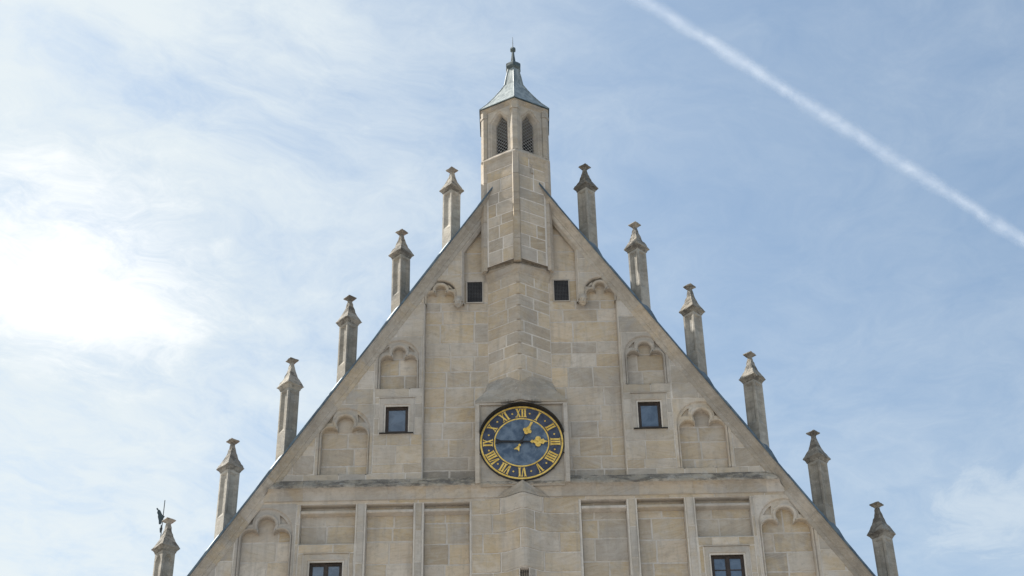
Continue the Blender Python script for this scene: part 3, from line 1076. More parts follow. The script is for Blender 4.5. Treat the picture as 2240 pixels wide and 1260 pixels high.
def pinnacle(x, z_eave, z_plate, rot, lich, label=None, pointed=False):
    AY = .35
    s = -1 if x < 0 else 1
    zb = RC - RM * abs(x - RX) - .75
    p = empty('pinnacle', hall, (x, AY, zb))
    p.rotation_euler = (rs.uniform(-.006, .006), rs.uniform(-.008, .008), 0)
    if label: p['label'] = label
    h = z_plate - z_eave
    # cap: eaves, concave spire
    prof = [(.30, -.15), (.335, -.13), (.345, -.10), (.40, -.035), (.440, -.012), (.455, .008), (.43, .04), (.34, .19 * h), (.235, .36 * h), (.145, .60 * h), (.088, .84 * h), (.075, .91 * h)]
    mb = MB()
    rows = square_rings(dense(prof), 6, .011, x, AY, z_eave, rot)
    mb.rings(rows)
    mb.add(rows[0], [tuple(range(len(rows[0])))]); mb.add(rows[-1], [tuple(range(len(rows[-1])))])
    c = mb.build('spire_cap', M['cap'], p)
    c['lichen'] = lich
    c.matrix_parent_inverse = Matrix.Translation((-x, -AY, -zb))
    # finial: a square plate on an inverted pyramid
    prof = [(.072, .905 * h), (.10, .94 * h), (.205, .995 * h), (.228, 1.005 * h), (.225, 1.035 * h), (.12, 1.075 * h), (.05, 1.11 * h), (.0, 1.125 * h)]
    mb = MB()
    rows = square_rings(dense(prof, .06), 5, .007, x, AY, z_eave, rot + rs.uniform(-.12, .12))
    mb.rings(rows)
    f = mb.build('finial', M['cap'], p)
    f['lichen'] = lich * .5
    f.matrix_parent_inverse = Matrix.Translation((-x, -AY, -zb))
    # shaft: four faces with a splayed sunk panel in each
    mb = MB()
    r = .312
    zt = z_eave - .12
    zpl = zt - .10
    zpb = max(zb + 1.05, zt - 1.62)
    side = r * math.sqrt(2)
    for q in range(4):
        a0, a1 = math.pi / 2 * q - math.pi / 2 + rot, math.pi / 2 * (q + 1) - math.pi / 2 + rot
        A = Vector((x + r * math.cos(a0), AY + r * math.sin(a0), 0)); B = Vector((x + r * math.cos(a1), AY + r * math.sin(a1), 0))
        e = (B - A).normalized()
        nn = Vector((e.y, -e.x, 0))
        if nn.dot(A - Vector((x, AY, 0))) < 0: nn = -nn

        def L(u, z, d):
            v = A + e * u - nn * d
            return (v.x, v.y, z)
        m0, m1 = .065, .145
        if pointed:
            top = [(m0, zpl - .22), (side * .32, zpl - .06), (side / 2, zpl), (side * .68, zpl - .06), (side - m0, zpl - .22)]
            toi = [(m1, zpl - .24), (side * .36, zpl - .11), (side / 2, zpl - .06), (side * .64, zpl - .11), (side - m1, zpl - .24)]
        else:
            top = [(m0, zpl), (side / 2, zpl), (side - m0, zpl)]
            toi = [(m1, zpl - .05), (side / 2, zpl - .05), (side - m1, zpl - .05)]
        ho = [(m0, zpb)] + top + [(side - m0, zpb)]
        hi = [(m1, zpb + .13)] + toi + [(side - m1, zpb + .13)]
        out = [(0, zb), (side, zb), (side, zt), (0, zt)]
        mb.fill([[L(u, z, 0) for u, z in out], [L(u, z, 0) for u, z in ho]])
        mb.strip([L(u, z, 0) for u, z in ho], [L(u, z, .06) for u, z in hi], True)
        mb.add([L(u, z, .06) for u, z in hi], [tuple(range(len(hi)))])
    sh = mb.build('shaft', M['shaft'], p)
    sh.matrix_parent_inverse = Matrix.Translation((-x, -AY, -zb))
    # copper saddle that sheds water on the downhill side
    lx = abs(x - RX) / math.cos(PHI)
    L_, H_ = (1.55, .15) if s < 0 else (.75, .17)
    ry = -.02 if s < 0 else -.08
    mb = MB()
    l0, l1 = lx - .06, lx + L_
    q = [on_rake(s, l0, -.03, -.30), on_rake(s, l0 + .04, -.03 - H_, ry), on_rake(s, l0 + .30, -.03 - H_, ry), on_rake(s, l0 + .04, -.03 - H_, .75),
         on_rake(s, l1, -.034, -.28), on_rake(s, l1, -.034, .75)]
    mb.add(q, [(0, 1, 2), (0, 2, 4), (1, 3, 2), (2, 3, 5, 4)])
    sd = mb.build('copper_saddle', M['copper'], p)
    sd.matrix_parent_inverse = Matrix.Translation((-x, -AY, -zb))
    return p


PIN = [(-2.28, 38.12, 39.04), (-3.97, 35.31, 36.28), (-5.70, 32.55, 33.52), (-7.52, 30.04, 31.06), (-9.24, 27.05, 28.04), (-11.01, 24.30, 25.27),
       (2.52, 38.08, 39.05), (4.19, 35.38, 36.43), (5.88, 32.72, 33.74), (7.62, 30.01, 30.97), (9.39, 27.00, 27.94), (11.08, 24.32, 25.33)]
for i, (x, ze, zp_) in enumerate(PIN):
    lich = {5: .8, 7: .7, 9: .35, 0: .15}.get(i, .05)
    lab = {5: 'pinnacle with yellow lichen on its cap', 7: 'pinnacle with orange lichen on its spire'}.get(i)
    pinnacle(x, ze, zp_, rs.uniform(-.05, .05), lich, lab, i in (5,))

# ---- bell turret -----------------------------------------------------
TY, TR = .55, 1.34
turret = empty('bell_turret', hall, (XT, TY, 34.3))
TP = Matrix.Translation((-XT, -TY, -34.3))


def tpart(o):
    o.parent = turret
    o.matrix_parent_inverse = TP
    return o


def hexpt(r, k, z):
    a = R_(-90 + 60 * k)
    return (XT + r * math.cos(a), TY + r * math.sin(a), z)


def hexring(r, z, seg=1, k=0.0):
    row = []
    for i in range(6):
        p0, p1 = Vector(hexpt(r, i, z)), Vector(hexpt(r, i + 1, z))
        for q in range(seg):
            p = p0.lerp(p1, q / seg)
            row.append((p.x + rs.uniform(-k, k), p.y + rs.uniform(-k, k), p.z + rs.uniform(-k, k)))
    return row


def hexloft(prof, name, mat, seg=1, k=0.0, caps=True):
    mb = MB()
    rows = [hexring(r, z, seg, k) for r, z in prof]
    mb.rings(rows)
    if caps:
        mb.add(rows[0], [tuple(range(len(rows[0])))]); mb.add(rows[-1], [tuple(range(len(rows[-1])))])
    return tpart(mb.build(name, mat))


hexloft([(TR - .012, 34.36), (TR - .012, 38.98)], 'turret_core', M['mortar'])
# blocks of the two front faces, with a flat strip up the arris
vy = TY - TR
hw = TR * math.cos(R_(30))
tp = [(XT - hw, TY - TR / 2 + .012), (XT, vy + .012), (XT + hw, TY - TR / 2 + .012)]
tz = [34.36, 34.92, 35.42, 35.98, 36.4, 36.95, 37.42, 37.98, 38.45, 38.96]
for i, (za, zb) in enumerate(zip(tz, tz[1:])):
    q = .105
    for sg in (-1, 1):
        cutx = rs.uniform(.42, .72) if rs.random() < .8 else None
        edges = [q] + ([cutx] if cutx else []) + [hw - .17] if za < 37.9 else [q] + ([cutx] if cutx else []) + [hw - .02]
        for a, b in zip(edges, edges[1:]):
            xa, xb = sorted((XT + sg * a, XT + sg * b))
            tpart(curved_block(tp, xa, xb, za, zb, None, 'stone', M['turret']))
# corner strips: front arris and the two side corners
for k in (0, 1, 5, 2, 4):
    zz = [34.30] + [z + rs.uniform(-.1, .1) for z in (35.2, 36.2, 37.1, 38.0)] + [38.98]
    zz[0] = 34.20 if k in (0, 1, 5) else 34.36
    for za, zb in zip(zz, zz[1:]):
        mb = MB()
        c = Vector(hexpt(TR, k, 0)); o_ = Vector((XT, TY, 0)); rad = (c - o_).normalized(); tan = Vector((-rad.y, rad.x, 0))
        hwid = .10
        e1 = Vector(hexpt(TR, k + 1, 0)) - c; e2 = Vector(hexpt(TR, k - 1, 0)) - c
        e1.normalize(); e2.normalize()
        pts = [c + e2 * .145, c + rad * .012 + e2 * .125, c + rad * .012 + e1 * .125, c + e1 * .145]
        pts = [c - rad * .0 + e2 * .15 + rad * .0, c + rad * .03 - tan * hwid * .98, c + rad * .03 + tan * hwid * .98, c + e1 * .15]
        d1 = (pts[1] - c).dot(e1); 
        rows = [[(p.x, p.y, z) for p in pts] for z in (za + .008, zb - .008)]
        mb.rings(rows, False)
        mb.add(rows[0], [(0, 1, 2, 3)]); mb.add(rows[1], [(0, 1, 2, 3)])
        tpart(mb.build('corner_stone', M['turret']))

# string course of the turret and belfry walls
hexloft([(TR - .02, 38.80), (TR + .02, 38.86), (TR + .06, 38.93), (TR + .075, 38.96), (TR + .07, 39.01), (TR + .01, 39.09), (TR - .06, 39.13)], 'string_course', M['hood'], 8, .006)


def lancet(hw_, zb, zs, zt, n=6):
    pts = [(-hw_, zb), (-hw_, zs)]
    for k in range(1, n):
        t = k / n
        pts.append((-hw_ * (1 - t) ** .8 * (1 - .25 * math.sin(math.pi * t)), zs + (zt - zs) * (t ** .75)))
    pts.append((0, zt))
    return pts + [(-x, z) for x, z in pts[:-1]][::-1]


bz0, bz1 = 39.08, 41.36
br = TR - .03
for k in range(6):
    A, B = Vector(hexpt(br, k, 0)), Vector(hexpt(br, k + 1, 0))
    e = (B - A).normalized()
    nn = Vector((e.y, -e.x, 0))
    mid = (A + B) / 2
    if nn.dot(mid - Vector((XT, TY, 0))) < 0: nn = -nn

    def L(u, z, d):
        v = mid + e * u - nn * d
        return (v.x, v.y, z)
    half = br / 2
    mb = MB()
    loops = [(lancet(.40, 39.16, 40.72, 41.16), 0.0), (lancet(.375, 39.17, 40.72, 41.13), .035), (lancet(.33, 39.18, 40.70, 41.08), .05), (lancet(.235, 39.24, 40.66, 41.02), .20), (lancet(.235, 39.24, 40.66, 41.02), .27)]
    out = [(-half, bz0), (half, bz0), (half, bz1), (-half, bz1)]
    if k not in (0, 5):
        loops = [loops[0], loops[1], loops[2], (loops[3][0], .12)]
        mb.add([L(u, z, .12) for u, z in loops[3][0]], [tuple(range(len(loops[3][0])))])
    mb.fill([[L(u, z, 0) for u, z in out], [L(u, z, 0) for u, z in loops[0][0]]])
    mb.rings([[L(u, z, d) for u, z in l] for l, d in loops], True)
    ins = half - .27 * math.tan(R_(30))
    outi = [(-ins, bz0), (ins, bz0), (ins, bz1), (-ins, bz1)]
    if k in (0, 5):
        mb.fill([[L(u, z, .27) for u, z in outi], [L(u, z, .27) for u, z in loops[-1][0]]])
    else:
        tpart(MB().add([L(u, z, .27) for u, z in outi], [(0, 1, 2, 3)]).build('shade_lining', M['dark']))  # added near-black sheet, puts the belfry's inner darkness into colour
    tpart(mb.build('belfry_wall', M['grimy']))
    if k in (0, 5):
        wm = MB()
        zlo, zhi, hh = 39.22, 41.04, .245
        step = .15
        n = int((zhi - zlo + 2 * hh) / step) + 2
        for sg in (-1, 1):
            for i in range(n):
                c0 = zlo - hh + i * step
                # line z = c0 + sg*u*1.0 limited to the opening
                ua, ub = -hh, hh
                za, zb = c0 + hh + sg * ua * 1.0, c0 + hh + sg * ub * 1.0
                if min(za, zb) > zhi or max(za, zb) < zlo: continue
                lo_t = [0.0, 1.0]
                for lim, up in ((zlo, False), (zhi, True)):
                    if zb != za:
                        t = (lim - za) / (zb - za)
                        if (zb > za) == up: lo_t[1] = min(lo_t[1], t)
                        else: lo_t[0] = max(lo_t[0], t)
                if lo_t[1] <= lo_t[0]: continue
                pa = (ua + (ub - ua) * lo_t[0], za + (zb - za) * lo_t[0]); pb = (ua + (ub - ua) * lo_t[1], za + (zb - za) * lo_t[1])
                wm.bar(L(pa[0], pa[1], .235 + .006 * sg), L(pb[0], pb[1], .225 + .006 * sg), .0062, 4)
        tpart(wm.build('wire_mesh', M['wire']))
    # corner buttress strip with a moulded head
    mb = MB()
    c = A; rad = (c - Vector((XT, TY, 0))).normalized(); tan = Vector((-rad.y, rad.x, 0))
    for (za, zb, w_, d_) in ((bz0, 40.98, .085, .045), (40.98, 41.10, .105, .07), (41.10, 41.34, .085, .055)):
        pts = [c - rad * .06 - tan * (w_ + .08), c + rad * d_ - tan * w_, c + rad * d_ + tan * w_, c - rad * .06 + tan * (w_ + .08)]
        rows = [[(p.x, p.y, z) for p in pts] for z in (za + .001, zb - .001)]
        mb.rings(rows, False); mb.add(rows[0], [(0, 1, 2, 3)]); mb.add(rows[1], [(0, 1, 2, 3)])
    tpart(mb.build('corner_strip', M['grimy']))
# eaves moulding, roof, collar, spirelet, knob, spike
hexloft([(TR - .05, 41.20), (TR - .01, 41.24), (TR + .03, 41.30), (TR + .085, 41.40)], 'eaves_moulding', M['hood'], 6, .004)
hexloft([(TR + .05, 41.405), (TR + .125, 41.41), (TR + .125, 41.435), (1.15, 41.83), (.86, 42.27), (.60, 42.70), (.40, 43.08), (.325, 43.5), (.225, 43.98)], 'roof', M['patina'], 4, .004)
hexloft([(TR + .09, 41.392), (TR + .135, 41.396), (TR + .135, 41.43), (TR + .09, 41.434)], 'eaves_edge', M['dark_patina'])
hexloft([(.235, 43.97), (.30, 44.03), (.315, 44.08), (.31, 44.20), (.23, 44.30), (.11, 44.38), (.10, 44.42)], 'collar', M['dark_patina'], 2, .003)
hexloft([(.105, 44.40), (.07, 44.7), (.045, 44.96)], 'spirelet', M['dark_patina'])
hexloft([(.05, 44.94), (.11, 45.0), (.118, 45.05), (.10, 45.12), (.03, 45.17)], 'knob', M['dark_patina'])
tpart(MB().bar((XT, TY, 45.15), (XT, TY, 45.72), .016, 6, .007).build('spike', M['dark_patina']))
# hip rolls on the roof
mb = MB()
pr = [(1.465, 41.435), (1.15, 41.83), (.86, 42.27), (.60, 42.70), (.40, 43.08), (.325, 43.5), (.225, 43.98)]
for k in range(6):
    for (r0, z0), (r1, z1) in zip(pr, pr[1:]):
        mb.bar(hexpt(r0, k, z0 + .005), hexpt(r1, k, z1 + .005), .018, 5)
tpart(mb.build('hip_roll', M['patina']))
hexloft([(TR - .34, 39.10), (TR - .34, 39.14)], 'belfry_floor', M['dark'])
hexloft([(TR - .30, 41.37), (TR - .30, 41.40)], 'belfry_ceiling', M['dark'])
# bell with its beam
mb = MB()
prof = [(.0, .0), (.12, -.01), (.17, -.08), (.19, -.25), (.24, -.42), (.33, -.52), (.31, -.54), (.0, -.40)]
rows = [[(XT + r * math.cos(2 * math.pi * k / 20), TY + r * math.sin(2 * math.pi * k / 20), 40.35 + z) for k in range(20)] for r, z in prof]
mb.rings(rows)
tpart(mb.build('bell', M['dark_patina'], smooth=True))
tpart(MB().box(XT - 1.0, XT + 1.0, TY - .06, TY + .06, 40.36, 40.5).build('bell_beam', M['wood']))
# iron hook at the end of the right-hand flashing
tpart(MB().bar((.60, -.52, 38.28), (.60, -.60, 38.42), .02, 5).bar((.60, -.60, 38.42), (.55, -.63, 38.50), .015, 5).bar((.60, -.60, 38.42), (.65, -.63, 38.50), .015, 5)
      .box(.55, .65, -.53, -.42, 38.18, 38.30).build('hook', M['carved']))

# corbel under the turret
pier_hw, pier_v = 1.05, -.45
pierp = [(XT - pier_hw, DEEP), (XT - .09, pier_v + .045), (XT + .09, pier_v + .045), (XT + pier_hw, DEEP)]


def vrow(pf, z):
    return [(x, y, z) for x, y in pf]


hexf = [(XT - hw, TY - TR / 2), (XT - .09, vy + .05), (XT + .09, vy + .05), (XT + hw, TY - TR / 2)]


def lerp_prof(t, a=hexf, b=pierp):
    return [(p[0] + (q[0] - p[0]) * t, p[1] + (q[1] - p[1]) * t) for p, q in zip(a, b)]


def infl(pf, d):
    return [(pf[0][0] - d, pf[0][1]), (pf[1][0], pf[1][1] - d), (pf[2][0], pf[2][1] - d), (pf[3][0] + d, pf[3][1])]


mb = MB()
rows = [vrow(infl(hexf, -.02), 34.358), vrow(infl(hexf, -.20), 34.352), vrow(infl(hexf, -.19), 34.25), vrow(lerp_prof(.52), 34.215), vrow(lerp_prof(.56), 34.18), vrow(lerp_prof(.72), 34.1), vrow(lerp_prof(.9), 34.02), vrow(infl(pierp, .03), 33.97), vrow(infl(pierp, .0), 33.93)]
mb.rings(rows, False)
tpart(mb.build('corbel', M['carved']))
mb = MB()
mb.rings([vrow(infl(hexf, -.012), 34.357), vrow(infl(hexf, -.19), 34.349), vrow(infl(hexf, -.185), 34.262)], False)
tpart(mb.build('shaded_stained_soffit', M['soffit']))  # dark band: shadow under the turret lip painted in, plus stain
# ends of the corbel and side returns of the turret down to the wall
mb = MB()
for sg in (-1, 1):
    x = XT + sg * (hw - .004)
    mb.box(*sorted((x, x - sg * .3)), TY - TR / 2 + .02, .3, 34.37, 38.0)
tpart(mb.build('return_wall', M['carved']))

# ---- pier between turret and clock -------------------------------------
pier = MB()
pz0, pz1 = 29.4, 34.0
pier.strip(vrow(pierp, pz0), vrow(pierp, pz1))
pm = pier.build('clock_pier', M['face_mortar'], hall)
zl = [29.55, 30.12, 30.70, 31.14, 31.60, 32.05, 32.62, 33.08, 33.55, 33.96]
kp = [(pierp[0][0], DEEP), (XT - .03, pier_v + .012), (XT + .03, pier_v + .012), (pierp[-1][0], DEEP)]
for i, (za, zb) in enumerate(zip(zl, zl[1:])):
    L0, L1 = pierp[0][0] + .0, pierp[-1][0]
    sets = ([L0, XT - .35 - rs.uniform(0, .2), XT + .3 + rs.uniform(0, .25), L1], [L0, XT + rs.uniform(.05, .3), L1], [L0, XT - rs.uniform(.3, .6), XT + rs.uniform(.5, .65), L1])[i % 3]
    for a, b in zip(sets, sets[1:]):
        curved_block(kp, a, b, za, zb, pm, 'stone')

# ---- clock housing --------------------------------------------------
hx0, hx1, hy = XT - 1.47, XT + 1.49, -.33
house = empty('clock_housing', hall, (XT, hy, 26.1))
HP = Matrix.Translation((-XT, -hy, -26.1))


def hpart(o):
    o.parent = house
    o.matrix_parent_inverse = HP
    return o


# weathered hood: pier outline above, box below; one stone each side of the arris
for sg in (-1, 1):
    X = (XT - pier_hw) if sg < 0 else (XT + pier_hw)
    ex = hx0 if sg < 0 else hx1
    top = [(X, DEEP, 30.02), (XT + sg * .001, pier_v - .0, 30.02)]
    n = 8
    rows = []
    for t, zz in ((0, 30.03), (.06, 29.93), (.5, 29.47), (.94, 29.06), (1.0, 29.0), (1.0, 28.93)):
        row = []
        o_ = [(X, DEEP), (X + (XT - X) * .33, DEEP + (pier_v - DEEP) * .33), (X + (XT - X) * .66, DEEP + (pier_v - DEEP) * .66), (XT + sg * .001, pier_v)]
        i_ = [(ex, DEEP), (ex, hy), (XT + sg * .62, hy - .02), (XT + sg * .001, hy - .17)]
        for p, q in zip(o_, i_):
            f_ = t
            row.append((p[0] + (q[0] - p[0]) * f_ + rs.uniform(-.004, .004), p[1] + (q[1] - p[1]) * f_, zz))
        rows.append(row)
    mb = MB()
    mb.rings(rows, False)
    # soffit
    r = rows[-1]
    mb.add(r + [(XT + sg * .001, -.15, 28.93), (ex, -.15, 28.93)], [(0, 1, 5), (1, 2, 4, 5), (2, 3, 4)])
    hpart(mb.build('hood_stone', M['grimy']))
# chevron mouldings in the middle, under the hood
for k, (z0, z1, dv, w_) in enumerate(((28.925, 28.965, .215, .50), (28.885, 28.918, .14, .36))):
    mb = MB()
    pf = [(XT - w_, hy + .01), (XT, hy - dv), (XT + w_, hy + .01)]
    a, b = [(x, y, z0) for x, y in pf], [(x, y, z1) for x, y in pf]
    mb.strip(a, b)
    mb.add(a, [(0, 1, 2)]); mb.add(b, [(0, 1, 2)])
    hpart(mb.build('chevron', M['hood']))
# jambs, lintel and the slab behind the dial
mb = MB()
for xa in (hx0, hx1 - .135):
    hpart(MB().box(xa, xa + .135, hy, DEEP, 26.03, 28.86).build('jamb', M['carved']))
for xa in (hx0 + .137, hx1 - .17):
    hpart(MB().box(xa, xa + .033, hy + .06, DEEP, 26.05, 28.87).build('fillet', M['carved']))
mb = MB()
mb.box(hx0 - .01, hx1 + .01, hy + .02, DEEP - .01, 28.862, 28.928)
hpart(mb.build('lintel', M['carved']))
mb = MB()
mb.box(hx0 + .172, hx1 - .172, hy + .10, DEEP, 25.96, 28.858)
hpart(mb.build('back_slab', M['carved']))

# ---- prow under the clock ---------------------------------------------
prow = [(XT - 1.22, .004), (XT - .85, -.012), (XT - .52, -.09), (XT - .24, -.28), (XT - .09, -.385), (XT, -.41), (XT + .09, -.385), (XT + .24, -.28), (XT + .52, -.09), (XT + .85, -.012), (XT + 1.22, .004)]
bp = [(x, y + .012) for x, y in prow]
mb = MB()
mb.strip(vrow(bp, 19.0), vrow(bp, 22.3)); mb.strip(vrow(bp, 23.13), vrow(bp, 25.66))
lf = [p for p in bp if p[0] < XT - .2] + [(XT - .14, -.345)]
rt = [(XT + .14, -.345)] + [p for p in bp if p[0] > XT + .2]
mb.strip(vrow(lf, 22.3), vrow(lf, 23.13)); mb.strip(vrow(rt, 22.3), vrow(rt, 23.13))
for xx in (XT - .14, XT + .14):
    mb.add([(xx, -.345, 22.3), (xx, -.345, 23.13), (xx, .1, 23.13), (xx, .1, 22.3)], [(0, 1, 2, 3)])
mb.add([(XT - .14, -.345, 23.13), (XT, -.40, 23.13), (XT + .14, -.345, 23.13), (XT + .14, .1, 23.13), (XT - .14, .1, 23.13)], [(0, 1, 2, 3, 4)])
pw = mb.build('prow', M['mortar'], hall)
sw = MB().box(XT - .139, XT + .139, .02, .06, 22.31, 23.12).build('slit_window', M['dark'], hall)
sw['label'] = 'narrow dark slit in the middle of the wall under the clock'
sb = MB()
for k in range(4):
    x = XT - .09 + .06 * k
    sb.bar((x, -.2, 22.31), (x, -.2, 23.12), .009, 5)
for z in (22.6, 22.85, 23.05):
    sb.bar((XT - .138, -.2, z), (XT + .138, -.2, z), .008, 5)
sb.build('bar', M['lead'], sw)
zl = [20.5, 21.4, 22.3, 23.13, 23.78, 24.45, 25.10, 25.655]
for i, (za, zb) in enumerate(zip(zl, zl[1:])):
    a, b = X0 - 1.67, X0 + 1.67
    st = ([a, XT - .7, XT + .62, b], [a, XT - 1.25, XT - .1 + .25 * (i % 2), XT + 1.1, b], [a, XT - .95, XT + .35, b])[i % 3]
    for p, q in zip(st, st[1:]):
        if abs(zb - 23.13) < .01 and p < XT < q:
            curved_block(prow, p, XT - .15, za, zb, pw, 'stone'); curved_block(prow, XT + .15, q, za, zb, pw, 'stone')
        else:
            curved_block(prow, p, q, za, zb, pw, 'stone')
# gablet that closes the prow at the string course
mb = MB()
b0 = vrow([(x, y - .014) for x, y in prow[1:-1]], 25.66)
rows = [b0]
tip = (XT, -.33, 26.12)
for t in (.3, .6, .9):
    rows.append([(x + (tip[0] - x) * t, y + (tip[1] - y) * t - .02 * math.sin(math.pi * t), z + (tip[2] - z) * t) for x, y, z in b0])
mb.rings(rows, False)
mb.add(rows[-1] + [tip], [(i, i + 1, len(b0)) for i in range(len(b0) - 1)])
mb.build('gablet', M['hood'], hall)

# ------------------------------------------------------------------ the clock
CX_, CZ_, CYF = .03, 27.48, -.275
clock = empty('wall_clock', None, (CX_, CYF, CZ_))
tag(clock, 'round blue wall clock with gilded Roman numerals under the stone hood', 'clock')


def cpart(name, mb, mat, parent=None, smooth=False):
    o = mb.build(name, mat, parent or clock, smooth)
    return o


def ring(r0, r1, y0, y1, n=96):
    mb = MB()
    c = [(math.cos(2 * math.pi * k / n), math.sin(2 * math.pi * k / n)) for k in range(n)]
    mb.rings([[(r0 * x, y0, r0 * z) for x, z in c], [(r0 * x, y1, r0 * z) for x, z in c], [(r1 * x, y1, r1 * z) for x, z in c], [(r1 * x, y0, r1 * z) for x, z in c], [(r0 * x, y0, r0 * z) for x, z in c]])
    return mb


def disc(r, y, n=96):
    return MB().add([(r * math.cos(2 * math.pi * k / n), y, r * math.sin(2 * math.pi * k / n)) for k in range(n)], [tuple(range(n))])


RO = 1.345
cpart('dial', disc(RO - .01, 0.0), M['navy'])
cpart('dial_centre', disc(.87, -.004), M['dial_blue'])
cpart('rim', ring(RO - .015, RO + .012, .05, -.02), M['iron'])
cpart('gold_ring', ring(1.262, 1.315, .0, -.012), M['gold'])
cpart('gold_ring', ring(.838, .878, -.002, -.014), M['gold'])
# hood of sheet iron over the upper half
mb = MB()
n = 48
arc = [R_(14) + R_(152) * k / n for k in range(n + 1)]
def hd_(r, y):
    return [(r * math.cos(a), y, r * math.sin(a)) for a in arc]
mb.rings([hd_(RO + .013, .06), hd_(RO + .013, -.19), hd_(RO + .03, -.195), hd_(RO + .035, .06)], False)
mb.add([hd_(RO + .013, .06)[0], hd_(RO + .013, -.19)[0], hd_(RO + .03, -.195)[0], hd_(RO + .035, .06)[0]], [(0, 1, 2, 3)])
mb.add([hd_(RO + .013, .06)[-1], hd_(RO + .013, -.19)[-1], hd_(RO + .03, -.195)[-1], hd_(RO + .035, .06)[-1]], [(0, 1, 2, 3)])
cpart('rain_hood', mb, M['iron'])
for a in (197, 238, 262, 292, 316, 343):
    mb = MB()
    a = R_(a)
    mb.bar((RO * 1.0 * math.cos(a), -.01, RO * math.sin(a)), ((RO + .045) * math.cos(a), -.01, (RO + .045) * math.sin(a)), .02, 6)
    cpart('bolt', mb, M['iron'])

mb = MB()
for k in range(26):
    x = -.62 + .05 * k + rs.uniform(-.01, .01)
    mb.bar((x, -.10, 1.395), (x + rs.uniform(-.02, .02), -.16, 1.49 + rs.uniform(-.015, .015)), .005, 4)
mb.box(-.64, .66, -.105, -.09, 1.385, 1.397)
cpart('bird_spikes', mb, M['lead'])

# numerals: strokes with serifs, feet towards the middle
NH = .315


def stroke(mb, x0, z0, x1, z1, w, y0=-.016, y1=-.001):
    """flat-ended stroke of horizontal width w from bottom (x0,z0) to top (x1,z1)"""
    f = [(x0 - w / 2, z0), (x0 + w / 2, z0), (x1 + w / 2, z1), (x1 - w / 2, z1)]
    a = [(x, y0, z) for x, z in f]; b = [(x, y1, z) for x, z in f]
    mb.add(a + b, [(0, 1, 2, 3), (0, 1, 5, 4), (1, 2, 6, 5), (2, 3, 7, 6), (3, 0, 4, 7)])


def serif(mb, x, z, w, up):
    h = .022
    f = [(x - w / 2, z), (x + w / 2, z), (x + w / 2, z + h * up), (x - w / 2, z + h * up)]
    a = [(q, -.0175, r) for q, r in f]; b = [(q, -.001, r) for q, r in f]
    mb.add(a + b, [(0, 1, 2, 3), (0, 1, 5, 4), (1, 2, 6, 5), (2, 3, 7, 6), (3, 0, 4, 7)])


def numeral(txt):
    mb = MB()
    W_ = {'I': .088, 'V': .168, 'X': .172}
    tot = sum(W_[c] for c in txt)
    x = -tot / 2
    h = NH / 2
    for c in txt:
        w = W_[c]
        m = x + w / 2
        if c == 'I':
            stroke(mb, m, -h, m, h, .054); serif(mb, m, -h, .092, 1); serif(mb, m, h, .092, -1)
        elif c == 'V':
            stroke(mb, m - .012, -h, m - .055, h, .052); stroke(mb, m + .008, -h + .001, m + .057, h - .001, .026)
            serif(mb, m - .055, h, .082, -1); serif(mb, m + .057, h, .066, -1)
        else:
            stroke(mb, m + .052, -h, m - .052, h, .05); stroke(mb, m - .054, -h + .001, m + .054, h - .001, .024, -.015)
            for xx, zz, u in ((m + .052, -h, 1), (m - .056, -h, 1), (m - .052, h, -1), (m + .056, h, -1)):
                serif(mb, xx, zz, .074, u)
        x += w
    return mb


for i, t in enumerate(['XII', 'I', 'II', 'III', 'IIII', 'V', 'VI', 'VII', 'VIII', 'IX', 'X', 'XI']):
    a = R_(-30 * i)
    mb = numeral(t)
    r = 1.068
    ca, sa = math.cos(a), math.sin(a)
    mb.v = [((x) * ca - (z + r) * sa, y, (x) * sa + (z + r) * ca) for x, y, z in mb.v]
    cpart('numeral', mb, M['gold'])
    a2 = R_(-30 * i - 15)
    mb = MB()
    q = .034
    cxx, czz = -1.075 * math.sin(a2), 1.075 * math.cos(a2)
    pts = [(cxx + q * math.cos(a2 + k * math.pi / 2), -.013, czz + q * math.sin(a2 + k * math.pi / 2)) for k in range(4)]
    bk = [(x, 0, z) for x, y, z in pts]
    mb.add(pts + [(cxx, -.022, czz)], [(0, 1, 4), (1, 2, 4), (2, 3, 4), (3, 0, 4)]); mb.strip(pts, bk, True)
    cpart('half_hour_mark', mb, M['gold'])


def flat(mb, pts, y0, y1, mi=0):
    a = [(x, y0, z) for x, z in pts]; b = [(x, y1, z) for x, z in pts]
    mb.fill([a], mi)
    mb.strip(a, b, True, mi)
    return mb


def blob_(mb, cx, cz, rx, rz, y0, y1, mi=0, n=14, dome=.012):
    c = [(cx + rx * math.cos(2 * math.pi * k / n), cz + rz * math.sin(2 * math.pi * k / n)) for k in range(n)]
    a = [(x, y0, z) for x, z in c]; b = [(x, y1, z) for x, z in c]
    i = [(cx + (x - cx) * .55, y0 - dome, cz + (z - cz) * .55) for x, z in c]
    mb.strip(b, a, True, mi); mb.strip(a, i, True, mi); mb.add(i, [tuple(range(n))], mi)


